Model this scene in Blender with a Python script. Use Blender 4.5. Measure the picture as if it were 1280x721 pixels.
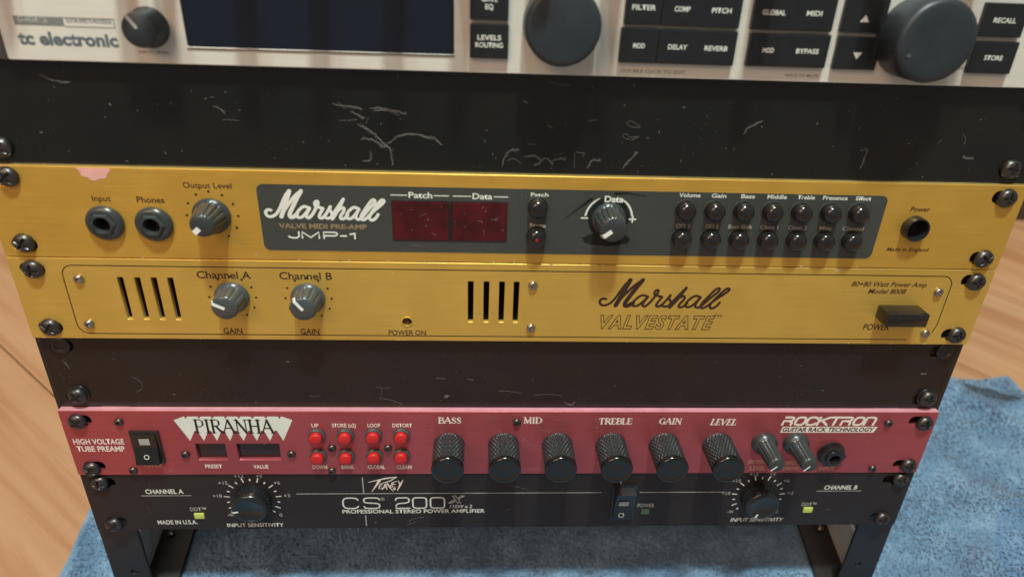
import bpy, bmesh, math, random
import numpy as np
from mathutils import Matrix, Vector
random.seed(7)
for o in list(bpy.data.objects): bpy.data.objects.remove(o)
scene = bpy.context.scene
col = scene.collection
MM = 0.001
U = 44.45
R = math.radians
TILT = R(18)          # the rack leans back by this much
# rack frame (mm): x right, y into the rack, z up along the rails, 0 = top edge of the gold preamp
TW = Matrix.Translation((0, 0, 297*math.cos(TILT)*MM)) @ Matrix.Rotation(-TILT, 4, 'X')

# ---------------------------------------------------------------- camera
cam = bpy.data.cameras.new('camera'); co = bpy.data.objects.new('camera', cam); col.objects.link(co)
cam.sensor_width = 36; cam.lens = 23.7709; cam.clip_start = 0.01; cam.clip_end = 50
cam.dof.use_dof = True; cam.dof.focus_distance = 0.36; cam.dof.aperture_fstop = 5.6
A = Matrix([[0.998545, -0.01142, -0.052698], [-0.041789, 0.453713, -0.890167], [0.034076, 0.891075, 0.452576]]).to_4x4()
CP = (-21.132, -298.328, 93.645)
co.matrix_world = TW @ Matrix.Translation(Vector(CP)*MM) @ A
scene.camera = co

# ---------------------------------------------------------------- world and lamps
w = bpy.data.worlds.new('World'); scene.world = w; w.use_nodes = True
bg = w.node_tree.nodes['Background']
bg.inputs[0].default_value = (1.0, .94, .90, 1); bg.inputs[1].default_value = .21

def lamp(name, loc, target, size, power, color, shape='DISK', sy=None):
    l = bpy.data.lights.new(name, 'AREA'); l.shape = shape; l.size = size
    if sy: l.size_y = sy
    l.energy = power; l.color = color
    o = bpy.data.objects.new(name, l); col.objects.link(o)
    o.location = loc
    o.rotation_euler = (Vector(target)-Vector(loc)).to_track_quat('-Z', 'Y').to_euler()
    return o
def rack_pt(x, y, z): return tuple(TW @ Vector((x*MM, y*MM, z*MM)))
lamp('ceiling_lamp', rack_pt(30, -590, 1520), rack_pt(0, 0, -80), .12, 30, (.90, 1, .93))
lamp('second_ceiling_lamp', rack_pt(-150, -640, 1450), rack_pt(0, 0, -80), .07, 7, (.72, .98, 1))
lamp('warm_room_lamp', (-1.1, -1.3, 2.1), (0, 0, .1), 1.3, 24, (1, .62, .40))

scene.view_settings.view_transform = 'Standard'; scene.view_settings.look = 'None'
scene.view_settings.exposure = 0.0; scene.view_settings.gamma = 1
scene.render.engine = 'CYCLES'
scene.cycles.max_bounces = 7

# ---------------------------------------------------------------- materials
def new_mat(name):
    m = bpy.data.materials.new(name); m.use_nodes = True
    nt = m.node_tree; b = nt.nodes['Principled BSDF']
    return m, nt, b
def noise(nt, scale, mp=(1, 1, 1), detail=4, rough=.6, coord='Object'):
    tc = nt.nodes.new('ShaderNodeTexCoord'); mpn = nt.nodes.new('ShaderNodeMapping')
    mpn.inputs['Scale'].default_value = mp
    n = nt.nodes.new('ShaderNodeTexNoise'); n.inputs['Scale'].default_value = scale
    n.inputs['Detail'].default_value = detail; n.inputs['Roughness'].default_value = rough
    nt.links.new(tc.outputs[coord], mpn.inputs[0]); nt.links.new(mpn.outputs[0], n.inputs['Vector'])
    return n
def ramp(nt, src, stops):
    r = nt.nodes.new('ShaderNodeValToRGB'); e = r.color_ramp.elements
    while len(e) < len(stops): e.new(.5)
    for i, (p, c) in enumerate(stops):
        e[i].position = p; e[i].color = (*c, 1) if len(c) == 3 else c
    nt.links.new(src, r.inputs[0]); return r
def mix(nt, fac, a, b, mode='MIX'):
    m = nt.nodes.new('ShaderNodeMix'); m.data_type = 'RGBA'; m.blend_type = mode
    for s, v in ((m.inputs[0], fac), (m.inputs[6], a), (m.inputs[7], b)):
        if isinstance(v, bpy.types.NodeSocket): nt.links.new(v, s)
        elif isinstance(v, (int, float)): s.default_value = v
        else: s.default_value = (*v, 1)
    return m.outputs[2]
def bump(nt, b, src, strength, dist):
    n = nt.nodes.new('ShaderNodeBump'); n.inputs['Strength'].default_value = strength; n.inputs['Distance'].default_value = dist
    nt.links.new(src, n.inputs['Height']); nt.links.new(n.outputs[0], b.inputs['Normal'])
def plain(name, c, rough=.5, metal=0, coat=0, dirt=0, dirtc=(.25, .24, .22), emis=None, spec=None, var=.12):
    m, nt, b = new_mat(name)
    b.inputs['Roughness'].default_value = rough; b.inputs['Metallic'].default_value = metal
    b.inputs['Coat Weight'].default_value = coat
    if spec is not None: b.inputs['Specular IOR Level'].default_value = spec
    n = noise(nt, 90, detail=3)
    lo = tuple(v*(1-var) for v in c); hi = tuple(min(1, v*(1+var)) for v in c)
    r = ramp(nt, n.outputs[0], [(.3, lo), (.7, hi)])
    out = r.outputs[0]
    if dirt:
        n2 = noise(nt, 1500, detail=2, rough=.7); n3 = noise(nt, 60, detail=3)
        r2 = ramp(nt, n2.outputs[0], [(.62, (0, 0, 0)), (.72, (dirt,)*3)])
        r3 = ramp(nt, n3.outputs[0], [(.45, (0, 0, 0)), (.65, (1, 1, 1))])
        f = mix(nt, 1, r2.outputs[0], r3.outputs[0], 'MULTIPLY')
        out = mix(nt, f, out, dirtc)
    nt.links.new(out, b.inputs['Base Color'])
    if emis: b.inputs['Emission Color'].default_value = (*emis[0], 1); b.inputs['Emission Strength'].default_value = emis[1]
    return m
def brushed(name, c1, c2, rough, metal, spk=.25, spkc=(.8, .65, .3), mottle=(.9, 1.1)):
    m, nt, b = new_mat(name)
    n = noise(nt, 1, (25, 25, 1800), detail=5, rough=.7)
    r = ramp(nt, n.outputs[0], [(.3, c1), (.7, c2)])
    n2 = noise(nt, 14, detail=4)
    r2 = ramp(nt, n2.outputs[0], [(.3, (mottle[0],)*3), (.7, (mottle[1],)*3)])
    out = mix(nt, 1, r.outputs[0], r2.outputs[0], 'MULTIPLY')
    # short horizontal scuffs and dust specks
    n3 = noise(nt, 1, (120, 120, 900), detail=3, rough=.75)
    r3 = ramp(nt, n3.outputs[0], [(.68, (0, 0, 0)), (.76, (spk,)*3)])
    out = mix(nt, r3.outputs[0], out, spkc)
    nt.links.new(out, b.inputs['Base Color'])
    b.inputs['Metallic'].default_value = metal
    rr = ramp(nt, n.outputs[0], [(.2, (rough*.8,)*3), (.8, (rough*1.2,)*3)])
    nt.links.new(rr.outputs[0], b.inputs['Roughness'])
    bump(nt, b, n.outputs[0], .25, .0001)
    # fingerprints and dulled patches change the sheen
    sm = noise(nt, 55, detail=6, rough=.7); sr = ramp(nt, sm.outputs[0], [(.42, (0, 0, 0)), (.62, (.09,)*3)])
    nt.links.new(mix(nt, 1, rr.outputs[0], sr.outputs[0], 'ADD'), b.inputs['Roughness'])
    return m
def satin_black(name, c, rough, blot=(.02, .018, .016), dust=.18, coat=0, spec=.5):
    m, nt, b = new_mat(name)
    n = noise(nt, 9, (1, 1, 2), detail=4)
    base = ramp(nt, n.outputs[0], [(.35, c), (.7, tuple(a+d for a, d in zip(c, blot)))]).outputs[0]
    # powder-fine dust: specks, thicker in patches
    sp = noise(nt, 900, detail=2, rough=.8); pa = noise(nt, 22, detail=4, rough=.7)
    f = mix(nt, 1, ramp(nt, sp.outputs[0], [(.64, (0, 0, 0)), (.74, (dust,)*3)]).outputs[0],
            ramp(nt, pa.outputs[0], [(.42, (.08,)*3), (.66, (1, 1, 1))]).outputs[0], 'MULTIPLY')
    base = mix(nt, f, base, (.4, .38, .34))
    nt.links.new(base, b.inputs['Base Color'])
    rn = noise(nt, 30, detail=5)
    rr = ramp(nt, rn.outputs[0], [(.3, (rough*.75,)*3), (.7, (rough*1.3,)*3)])
    nt.links.new(rr.outputs[0], b.inputs['Roughness'])
    b.inputs['Specular IOR Level'].default_value = spec
    fine = noise(nt, 1400, detail=2)
    bump(nt, b, fine.outputs[0], .12, .0001)
    return m
M = {}
M['gold'] = brushed('brushed gold aluminium', (.68, .405, .068), (.75, .465, .088), .40, .62, mottle=(.94, 1.05))
M['gold2'] = brushed('pale brushed gold aluminium', (.70, .455, .092), (.78, .525, .118), .40, .62, spk=.35, mottle=(.94, 1.05))
M['silver'] = brushed('satin silver aluminium', (.66, .66, .59), (.73, .73, .66), .42, .25, spk=.05, spkc=(.8, .8, .78), mottle=(.96, 1.03))
M['red'] = brushed('metallic red paint', (.40, .078, .095), (.48, .11, .125), .35, .58, spk=.4, spkc=(.62, .32, .30), mottle=(.88, 1.12))
M['black_panel'] = satin_black('glossy black painted steel', (.006, .007, .0065), .20, blot=(.004, .003, .002))
M['black_panel2'] = satin_black('satin black painted steel', (.009, .007, .008), .27, blot=(.006, .004, .004))
M['rack'] = satin_black('black powder coated steel', (.014, .011, .011), .38, blot=(.006, .005, .005), dust=.08)
M['peavey'] = satin_black('charcoal black faceplate', (.017, .012, .012), .46, blot=(.006, .005, .005), dust=.1, spec=.35)
M['inlay'] = satin_black('dark grey printed inlay', (.040, .046, .042), .38, blot=(.010, .010, .009), dust=.3)
M['ear'] = plain('dark grey painted ear', (.06, .055, .05), .5)
M['grey_steel'] = plain('bare grey steel', (.50, .52, .49), .5, .1)
M['chassis'] = plain('black chassis steel', (.02, .02, .02), .6)
M['void'] = plain('dark interior', (.006, .005, .005), .9)
M['knob'] = plain('blue grey knob plastic', (.058, .068, .070), .28, spec=.6, dirt=.3)
M['knob_mid'] = plain('dark grey plastic', (.034, .040, .041), .3, spec=.6, dirt=.25)
M['knob_dark'] = plain('black knob plastic', (.012, .014, .015), .22, spec=.6, dirt=.2)
M['knurl'] = plain('black knurled rubber', (.018, .027, .030), .28, spec=.8, dirt=.35)
M['cap'] = plain('smooth black cap', (.007, .009, .010), .16, spec=.6)
M['knob_tc'] = plain('slate knob rubber', (.022, .030, .036), .42, dirt=.12)
M['btn_black'] = plain('black button plastic', (.013, .012, .012), .16, spec=.6)
M['btn_tc'] = plain('dark slate key', (.012, .014, .016), .30, spec=.5)
M['btn_red'] = plain('translucent red button', (.50, .014, .014), .48, var=.08)
M['screw'] = plain('black oxide screw', (.085, .08, .078), .36, .85, dirt=.2)
M['steel'] = plain('zinc screw', (.36, .33, .30), .28, .95)
M['white_ink'] = plain('white ink', (.70, .74, .68), .5, var=.06)
M['cream_ink'] = plain('cream ink', (.78, .70, .62), .5, var=.06)
M['grey_ink'] = plain('worn grey ink', (.36, .36, .34), .5, var=.25)
M['gold_ink'] = plain('tan ink', (.27, .20, .11), .5)
M['dark_ink'] = plain('dark brown ink', (.035, .014, .008), .5)
M['black_ink'] = plain('black ink', (.008, .012, .010), .45)
M['orange_ink'] = plain('faded peach ink', (.60, .33, .24), .5)
M['slate_ink'] = plain('slate ink', (.10, .13, .15), .5)
M['badge_grey'] = plain('grey printed block', (.17, .19, .17), .5)
M['pointer'] = plain('white pointer paint', (.80, .82, .80), .4, var=.03)
M['led_red'] = plain('red led', (.30, .01, .01), .3, emis=((1, .05, .03), .06))
M['led_off'] = plain('unlit dark led', (.05, .012, .01), .15)
M['led_yellow'] = plain('yellow green led lens', (.50, .58, .12), .35)
M['led_green'] = plain('green led lens', (.08, .15, .08), .3)
M['red_window'] = plain('dark red filter window', (.060, .003, .005), .10, spec=.6, var=.45)
M['smoke_window'] = plain('smoked brown window', (.030, .011, .010), .12, spec=.5)
M['lcd'] = plain('dark navy display glass', (.004, .007, .017), .06, spec=.7)
M['sticker'] = plain('pink paper sticker', (.72, .38, .34), .7, var=.15)
M['lint'] = plain('grey lint', (.27, .265, .245), .9)
M['dull'] = plain('dull dark screw', (.12, .11, .10), .35, .9)
M['edge_highlight'] = plain('painted gold edge highlight', (.80, .60, .22), .3, .7)  # lamp highlight along the gold preamp's top edge, put into the colour
M['tape'] = plain('black tape residue', (.010, .012, .011), .7, spec=.25)

# ---------------------------------------------------------------- mesh helpers (mm in, metres out)
def mesh_from(name, V, F, smooth=False):
    me = bpy.data.meshes.new(name)
    me.from_pydata([(a*MM, b*MM, c*MM) for a, b, c in V], [], F); me.update()
    if smooth:
        for p in me.polygons: p.use_smooth = True
    return me
class MB:
    def __init__(s): s.V = []; s.F = []
    def add(s, V, F):
        n = len(s.V); s.V += [tuple(v) for v in V]; s.F += [tuple(i+n for i in f) for f in F]; return s
    def box(s, x0, x1, y0, y1, z0, z1, b=0):
        if b <= 0:
            V = [(x, y, z) for x in (x0, x1) for y in (y0, y1) for z in (z0, z1)]
            F = [(0, 1, 3, 2), (4, 6, 7, 5), (0, 4, 5, 1), (2, 3, 7, 6), (0, 2, 6, 4), (1, 5, 7, 3)]
            return s.add(V, F)
        bm = bmesh.new(); bmesh.ops.create_cube(bm, size=1)
        for v in bm.verts:
            v.co = Vector(((x0+x1)/2+v.co.x*(x1-x0), (y0+y1)/2+v.co.y*(y1-y0), (z0+z1)/2+v.co.z*(z1-z0)))
        bmesh.ops.bevel(bm, geom=bm.edges[:], offset=b, segments=2, affect='EDGES', profile=.6)
        bm.verts.index_update()
        s.add([v.co[:] for v in bm.verts], [[v.index for v in f.verts] for f in bm.faces]); bm.free(); return s
    def prism_x(s, poly, x0, x1):      # poly in (y,z), extruded along x
        n = len(poly); V = [(x0, a, b) for a, b in poly]+[(x1, a, b) for a, b in poly]
        F = [tuple(range(n)), tuple(range(2*n-1, n-1, -1))]+[(i, i+n, (i+1) % n+n, (i+1) % n) for i in range(n)]
        return s.add(V, F)
    def lathe(s, prof, seg=32, fn=None, cap=True):   # prof [(r, y)], axis y; fn(a, r, y, i) -> r
        n = len(s.V); V = []; F = []
        for i, (r, y) in enumerate(prof):
            for k in range(seg):
                a = 2*math.pi*k/seg; rr = fn(a, r, y, i) if fn else r
                V.append((rr*math.cos(a), y, rr*math.sin(a)))
        for i in range(len(prof)-1):
            for k in range(seg):
                k2 = (k+1) % seg; F.append((i*seg+k, i*seg+k2, (i+1)*seg+k2, (i+1)*seg+k))
        if cap: F.append(tuple((len(prof)-1)*seg+k for k in range(seg)))
        return s.add(V, F)
    def ribbon(s, pts, wid, y=0, dy=0):    # flat ribbon in the xz plane, wid = number or list
        n = len(pts); V = []
        for i, (x, z) in enumerate(pts):
            a = pts[max(0, i-1)]; b = pts[min(n-1, i+1)]
            dx, dz = b[0]-a[0], b[1]-a[1]; L = math.hypot(dx, dz) or 1
            ww = (wid[i] if isinstance(wid, (list, tuple)) else wid)/2
            V += [(x-dz/L*ww, y-dy*i/n, z+dx/L*ww), (x+dz/L*ww, y-dy*i/n, z-dx/L*ww)]
        s.add(V, [(2*i, 2*i+1, 2*i+3, 2*i+2) for i in range(n-1)])
        for e in (0, n-1):     # round ends
            x, z = pts[e]; ww = (wid[e] if isinstance(wid, (list, tuple)) else wid)/2
            s.disc(x, z, ww*.97, y-dy*e/n-.003, 8)
        return s
    def disc(s, x, z, r, y=0, seg=16, rz=None):
        return s.add([(x+r*math.cos(2*math.pi*k/seg), y, z+(rz or r)*math.sin(2*math.pi*k/seg)) for k in range(seg)], [tuple(range(seg))])
    def rect(s, x0, x1, z0, z1, y=0): return s.add([(x0, y, z0), (x1, y, z0), (x1, y, z1), (x0, y, z1)], [(0, 1, 2, 3)])
    def mesh(s, name, smooth=False):
        me = mesh_from(name, s.V, s.F)
        bm = bmesh.new(); bm.from_mesh(me); bmesh.ops.recalc_face_normals(bm, faces=bm.faces); bm.to_mesh(me); bm.free()
        if smooth:
            for p in me.polygons: p.use_smooth = True
            me.set_sharp_from_angle(angle=R(smooth if smooth > 1 else 40))
        return me
def catmull(P, n=6):
    if len(P) < 3: return P
    out = []
    Q = [P[0]]+list(P)+[P[-1]]
    for i in range(1, len(Q)-2):
        for k in range(n):
            t = k/n; t2, t3 = t*t, t*t*t
            out.append(tuple(.5*((2*Q[i][j])+(-Q[i-1][j]+Q[i+1][j])*t+(2*Q[i-1][j]-5*Q[i][j]+4*Q[i+1][j]-Q[i+2][j])*t2+(-Q[i-1][j]+3*Q[i][j]-3*Q[i+1][j]+Q[i+2][j])*t3) for j in range(2)))
    out.append(tuple(P[-1])); return out

# ---------------------------------------------------------------- scene graph helpers
ABS = {}
def thing(name, label, cat, at, group=None, kind=None):
    o = bpy.data.objects.new(name, None); col.objects.link(o); o.empty_display_size = .02
    o.matrix_world = TW @ Matrix.Translation(Vector(at)*MM)
    o['label'] = label; o['category'] = cat
    if group: o['group'] = group
    if kind: o['kind'] = kind
    ABS[o.name] = at; return o
def part(name, me, mat, parent, at, label=None, rot=0, kind=None):
    o = bpy.data.objects.new(name, me); col.objects.link(o); o.parent = parent
    pa = ABS[parent.name]
    o.location = (Vector(at)-Vector(pa))*MM
    if rot: o.rotation_euler = (0, rot, 0)
    if mat and not me.materials: me.materials.append(M[mat] if isinstance(mat, str) else mat)
    if label: o['label'] = label
    if kind: o['kind'] = kind
    ABS[o.name] = at; return o
def rot_child(o): pass

def rounded(x0, x1, z0, z1, r, n=6):
    pts = []
    for cx, cz, a0 in ((x1-r, z1-r, 0), (x0+r, z1-r, 90), (x0+r, z0+r, 180), (x1-r, z0+r, 270)):
        for k in range(n+1):
            a = R(a0+90*k/n); pts.append((cx+r*math.cos(a), cz+r*math.sin(a)))
    return pts
def circle(x, z, r, n=24): return [(x+r*math.cos(2*math.pi*k/n), z+r*math.sin(2*math.pi*k/n)) for k in range(n)]
def plate_mesh(name, outline, holes, y0, th, bev=.3):
    """sheet with real openings: outline/holes in (x,z); front at y0, back at y0+th"""
    cu = bpy.data.curves.new('tmp', 'CURVE'); cu.dimensions = '2D'; cu.fill_mode = 'BOTH'
    cu.extrude = (th/2-bev)*MM; cu.bevel_depth = bev*MM; cu.bevel_resolution = 1; cu.offset = -bev*MM
    for poly in [outline]+holes:
        s = cu.splines.new('POLY'); s.points.add(len(poly)-1); s.use_cyclic_u = True
        for p, (x, z) in zip(s.points, poly): p.co = (x*MM, z*MM, 0, 1)
    o = bpy.data.objects.new('tmp', cu); col.objects.link(o)
    dg = bpy.context.evaluated_depsgraph_get()
    me = bpy.data.meshes.new_from_object(o.evaluated_get(dg)); bpy.data.objects.remove(o)
    me.name = name
    for v in me.vertices:
        x, z, y = v.co; v.co = (x, y+(y0+th/2)*MM, z)
    bm = bmesh.new(); bm.from_mesh(me); bmesh.ops.remove_doubles(bm, verts=bm.verts, dist=1e-7)
    bmesh.ops.recalc_face_normals(bm, faces=bm.faces); bm.to_mesh(me); bm.free()
    me.materials.clear()
    return me

TY = {}
def text_mesh(s, w, h, shear=0, bold=0, outline=0, space=1.0):
    key = (s, w, h, shear, bold, outline)
    cu = bpy.data.curves.new('tmp', 'FONT'); cu.body = s; cu.size = 10; cu.shear = shear; cu.offset = bold if not outline else (bold if bold != .12 else 0)
    cu.space_character = space; cu.resolution_u = 3
    if outline: cu.fill_mode = 'NONE'; cu.bevel_depth = outline; cu.bevel_resolution = 0
    o = bpy.data.objects.new('tmp', cu); col.objects.link(o)
    dg = bpy.context.evaluated_depsgraph_get()
    me = bpy.data.meshes.new_from_object(o.evaluated_get(dg)); bpy.data.objects.remove(o)
    xs = [v.co.x for v in me.vertices]; ys = [v.co.y for v in me.vertices]
    x0, x1, y1 = min(xs), max(xs), max(ys)
    caps = 7.0 if any(c.isupper() or c.isdigit() or c in 'bdfhklt' for c in s) else 5.2
    sx = w/(x1-x0); sz = h/caps
    for v in me.vertices:
        x, y, d = v.co; v.co = ((x-x0)*sx*MM, d*MM*.05, y*sz*MM)
    me.materials.clear(); return me
def T(u, s, bl, br, tl, mat='dark_ink', shear=0, bold=.12, yf=0, outline=0, space=1.0, label=None):
    """lettering: baseline-left, baseline-right, top-left points (x,z) on the faceplate"""
    z = (bl[1]+br[1])/2
    me = text_mesh(s, br[0]-bl[0], tl[1]-bl[1], shear, bold, outline, space)
    return part('lettering', me, mat, u, (bl[0], yf-.07, z), label)
def ink(u, mb, mat, yf=0, at=None, name='printed_mark', label=None):
    return part(name, mb.mesh(name), mat, u, (0, yf-.07, 0) if at is None else at, label)

# stroke lettering -----------------------------------------------------
SCRIPT = [  # flowing brand script, traced centre lines in a 1280-wide working grid
 [(122, 240), (90, 238), (68, 262), (80, 292), (115, 300), (160, 280), (200, 235), (240, 165), (280, 100), (316, 65)],
 [(316, 65), (292, 120), (262, 190), (238, 245), (212, 300)],
 [(212, 300), (250, 240), (302, 176), (362, 110), (426, 62)],
 [(426, 62), (380, 130), (330, 210), (298, 266), (296, 298), (325, 300), (365, 272)],
 [(492, 216), (440, 202), (395, 230), (363, 272), (370, 302), (410, 298), (450, 262), (492, 216)],
 [(492, 216), (462, 262), (452, 296), (478, 304), (520, 262), (556, 205), (575, 172), (572, 152), (548, 162), (546, 192), (578, 206), (618, 216)],
 [(618, 216), (588, 262), (574, 296), (600, 305), (640, 270), (690, 198)],
 [(690, 198), (682, 228), (700, 262), (690, 294), (652, 306), (618, 292)],
 [(690, 294), (726, 246), (780, 178), (820, 128)],
 [(820, 128), (776, 205), (738, 262), (698, 314)],
 [(716, 290), (756, 238), (796, 208), (818, 212), (812, 240), (780, 286), (782, 308), (812, 306), (850, 272)],
 [(962, 216), (915, 202), (868, 232), (838, 275), (848, 306), (888, 300), (926, 262), (962, 216)],
 [(962, 216), (934, 262), (926, 298), (950, 312), (990, 286), (1058, 212), (1112, 158), (1114, 132), (1086, 138), (1030, 205), (984, 268), (976, 302), (998, 316), (1036, 294)],
 [(1036, 294), (1100, 234), (1188, 164), (1204, 136), (1176, 136), (1116, 200), (1066, 268), (1058, 302), (1080, 318), (1116, 298), (1142, 262)],
]
def strokes(u, S, box, src, width, mat, yf=0, smooth=True, thick=None):
    """S strokes in source grid, src=(x0,y0,x1,y1) y down, box=(x0,z0,x1,z1)"""
    mb = MB(); sx = (box[2]-box[0])/(src[2]-src[0]); sz = (box[3]-box[1])/(src[3]-src[1])
    for i, st in enumerate(S):
        P = [(box[0]+(x-src[0])*sx, box[3]-(y-src[1])*sz) for x, y in st]
        if smooth: P = catmull(P)
        wd = width*(thick[i] if thick else 1)
        mb.ribbon(P, wd, -.006*i, .004)
    return part('lettering', mb.mesh('lettering'), mat, u, (0, yf-.08, 0))
GL = {  # wide techno capitals, unit box, y up
 'R': [[(0, 0), (0, .52), (.7, .52), (.88, .62), (.9, .78), (.86, .94), (.7, 1), (.02, 1)], [(.5, .5), (.8, .42), (.9, .28), (.9, 0)]],
 'O': [[(.3, 0), (.1, .08), (0, .3), (0, .7), (.1, .92), (.3, 1), (.7, 1), (.9, .92), (1, .7), (1, .3), (.9, .08), (.7, 0), (.3, 0)]],
 'C': [[(1, .2), (.9, .06), (.7, 0), (.3, 0), (.1, .08), (0, .3), (0, .7), (.1, .92), (.3, 1), (.7, 1), (.9, .94), (1, .8)]],
 'J': [[(1, 1), (1, .3), (.85, .06), (.65, 0), (.35, 0), (.12, .08), (0, .25)]],
 'M': [[(0, 0), (0, 1), (.5, .1), (1, 1), (1, 0)]], 'P': [[(0, 0), (0, 1), (.75, 1), (.95, .92), (1, .72), (.95, .52), (.75, .42), (0, .42)]],
 '-': [[(0, .42), (1, .42)]], '1': [[(0, .72), (.55, .8), (.8, 1), (.8, 0)]],
 'K': [[(0, 0), (0, 1)], [(.95, 1), (.05, .48)], [(.3, .6), (.95, 0)]],
 'T': [[(-.1, 1), (1.1, 1)], [(.42, 1), (.42, 0)]],
 'N': [[(0, 0), (0, 1), (.7, 1), (.9, .9), (1, .7), (1, 0)]],
 'S': [[(1, .82), (.92, .95), (.75, 1), (.25, 1), (.06, .93), (0, .76), (.06, .58), (.25, .52), (.75, .48), (.94, .42), (1, .25), (.94, .07), (.75, 0), (.25, 0), (.06, .05), (0, .18)]],
 '2': [[(0, .78), (.06, .94), (.22, 1), (.8, 1), (.96, .92), (1, .76), (.94, .58), (.75, .5), (.2, .45), (.04, .32), (0, 0), (1.02, 0)]],
 '0': [[(.22, 0), (.06, .06), (0, .2), (0, .8), (.06, .94), (.22, 1), (.78, 1), (.94, .94), (1, .8), (1, .2), (.94, .06), (.78, 0), (.22, 0)]],
}
def wide_word(u, layout, z0, z1, width, mat, slant=0, yf=0):
    mb = MB(); k = 0
    for ch, x0, x1 in layout:
        for st in GL[ch]:
            P = [(x0+a*(x1-x0)+slant*(b)*(z1-z0), z0+b*(z1-z0)) for a, b in st]
            mb.ribbon(P, width, -.005*k, .003); k += 1
    return part('lettering', mb.mesh('lettering'), mat, u, (0, yf-.08, 0))
# serif capitals: (points, 'k' thick / 'n' thin)
def _s(x, y, w=.17): return ([(x-w, y), (x+w, y)], 's')
SG = {
 'A': (.95, [([(.03, 0), (.47, 1)], 'n'), ([(.47, 1), (.88, 0)], 'k'), ([(.2, .36), (.7, .36)], 'n'), _s(.05, 0, .12), _s(.88, 0, .14)]),
 'B': (.78, [([(.16, 0), (.16, 1)], 'k'), ([(.02, 1), (.5, 1), (.68, .88), (.68, .66), (.5, .53), (.16, .53)], 'n'), ([(.5, .53), (.76, .4), (.76, .14), (.52, 0), (.02, 0)], 'n'), ([(.68, .9), (.68, .64)], 'm'), ([(.75, .42), (.75, .12)], 'm')]),
 'D': (.9, [([(.16, 0), (.16, 1)], 'k'), ([(.02, 1), (.5, 1), (.8, .8), (.86, .5), (.8, .2), (.5, 0), (.02, 0)], 'n'), ([(.8, .75), (.86, .5), (.8, .25)], 'k')]),
 'E': (.72, [([(.16, 0), (.16, 1)], 'k'), ([(.02, 1), (.64, 1), (.66, .8)], 'n'), ([(.16, .52), (.5, .52)], 'n'), ([(.02, 0), (.66, 0), (.7, .22)], 'n')]),
 'G': (.88, [([(.82, .8), (.7, .96), (.5, 1), (.2, .88), (.06, .5), (.2, .12), (.5, 0), (.78, .08), (.8, .42)], 'n'), ([(.14, .78), (.06, .5), (.14, .22)], 'k'), ([(.78, .05), (.78, .42)], 'k'), _s(.76, .43, .14)]),
 'H': (.98, [([(.17, 0), (.17, 1)], 'k'), ([(.8, 0), (.8, 1)], 'k'), ([(.17, .52), (.8, .52)], 'n'), _s(.17, 0), _s(.17, 1), _s(.8, 0), _s(.8, 1)]),
 'I': (.4, [([(.2, 0), (.2, 1)], 'k'), _s(.2, 0), _s(.2, 1)]),
 'L': (.7, [([(.16, 0), (.16, 1)], 'k'), _s(.16, 1), ([(.02, 0), (.64, 0), (.68, .22)], 'n')]),
 'M': (1.15, [([(.14, 0), (.18, 1)], 'n'), ([(.18, 1), (.56, .05)], 'k'), ([(.56, .05), (.95, 1)], 'n'), ([(.95, 1), (.99, 0)], 'k'), _s(.14, 0, .12), _s(.99, 0, .14), _s(.12, 1, .1), _s(1, 1, .1)]),
 'N': (.98, [([(.14, 0), (.14, 1)], 'n'), ([(.14, 1), (.84, 0)], 'k'), ([(.84, 0), (.84, 1)], 'n'), _s(.14, 0, .12), _s(.08, 1, .1), _s(.84, 1, .12)]),
 'P': (.76, [([(.16, 0), (.16, 1)], 'k'), _s(.16, 0), ([(.02, 1), (.52, 1), (.7, .86), (.7, .62), (.52, .47), (.16, .47)], 'n'), ([(.7, .88), (.7, .6)], 'm')]),
 'R': (.86, [([(.16, 0), (.16, 1)], 'k'), _s(.16, 0), ([(.02, 1), (.5, 1), (.68, .88), (.68, .66), (.5, .52), (.16, .52)], 'n'), ([(.68, .9), (.68, .64)], 'm'), ([(.42, .52), (.82, 0)], 'k'), _s(.84, 0, .08)]),
 'S': (.66, [([(.56, .78), (.52, .94), (.32, 1), (.12, .9), (.1, .7), (.3, .54), (.5, .42), (.58, .22), (.5, .05), (.3, 0), (.1, .06), (.06, .24)], 'n'), ([(.12, .72), (.3, .54), (.52, .38)], 'k')]),
 'T': (.82, [([(.4, 0), (.4, 1)], 'k'), _s(.4, 0), ([(.03, .8), (.05, 1), (.75, 1), (.77, .8)], 'n')]),
 'V': (.92, [([(.05, 1), (.45, 0)], 'k'), ([(.45, 0), (.85, 1)], 'n'), _s(.06, 1, .13), _s(.84, 1, .12)]),
}
def serif(u, s, bl, br, tl, mat, slant=0, yf=0, k=.19, n=.09):
    adv = [SG[c][0]+.08 for c in s]; tot = sum(adv)-.08
    z0 = (bl[1]+br[1])/2; h = tl[1]-bl[1]; sx = (br[0]-bl[0])/tot
    mb = MB(); x = 0; i = 0
    for c, a in zip(s, adv):
        for pts, kind in SG[c][1]:
            P = [(bl[0]+(x+px)*sx+slant*py*h, z0+py*h) for px, py in pts]
            wd = {'k': k, 'n': n, 's': n*.8, 'm': (k+n)*.5}[kind]*h
            mb.ribbon(P, wd, -.005*i, .003); i += 1
        x += a
    return part('lettering', mb.mesh('lettering'), mat, u, (0, yf-.08, 0))

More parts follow.
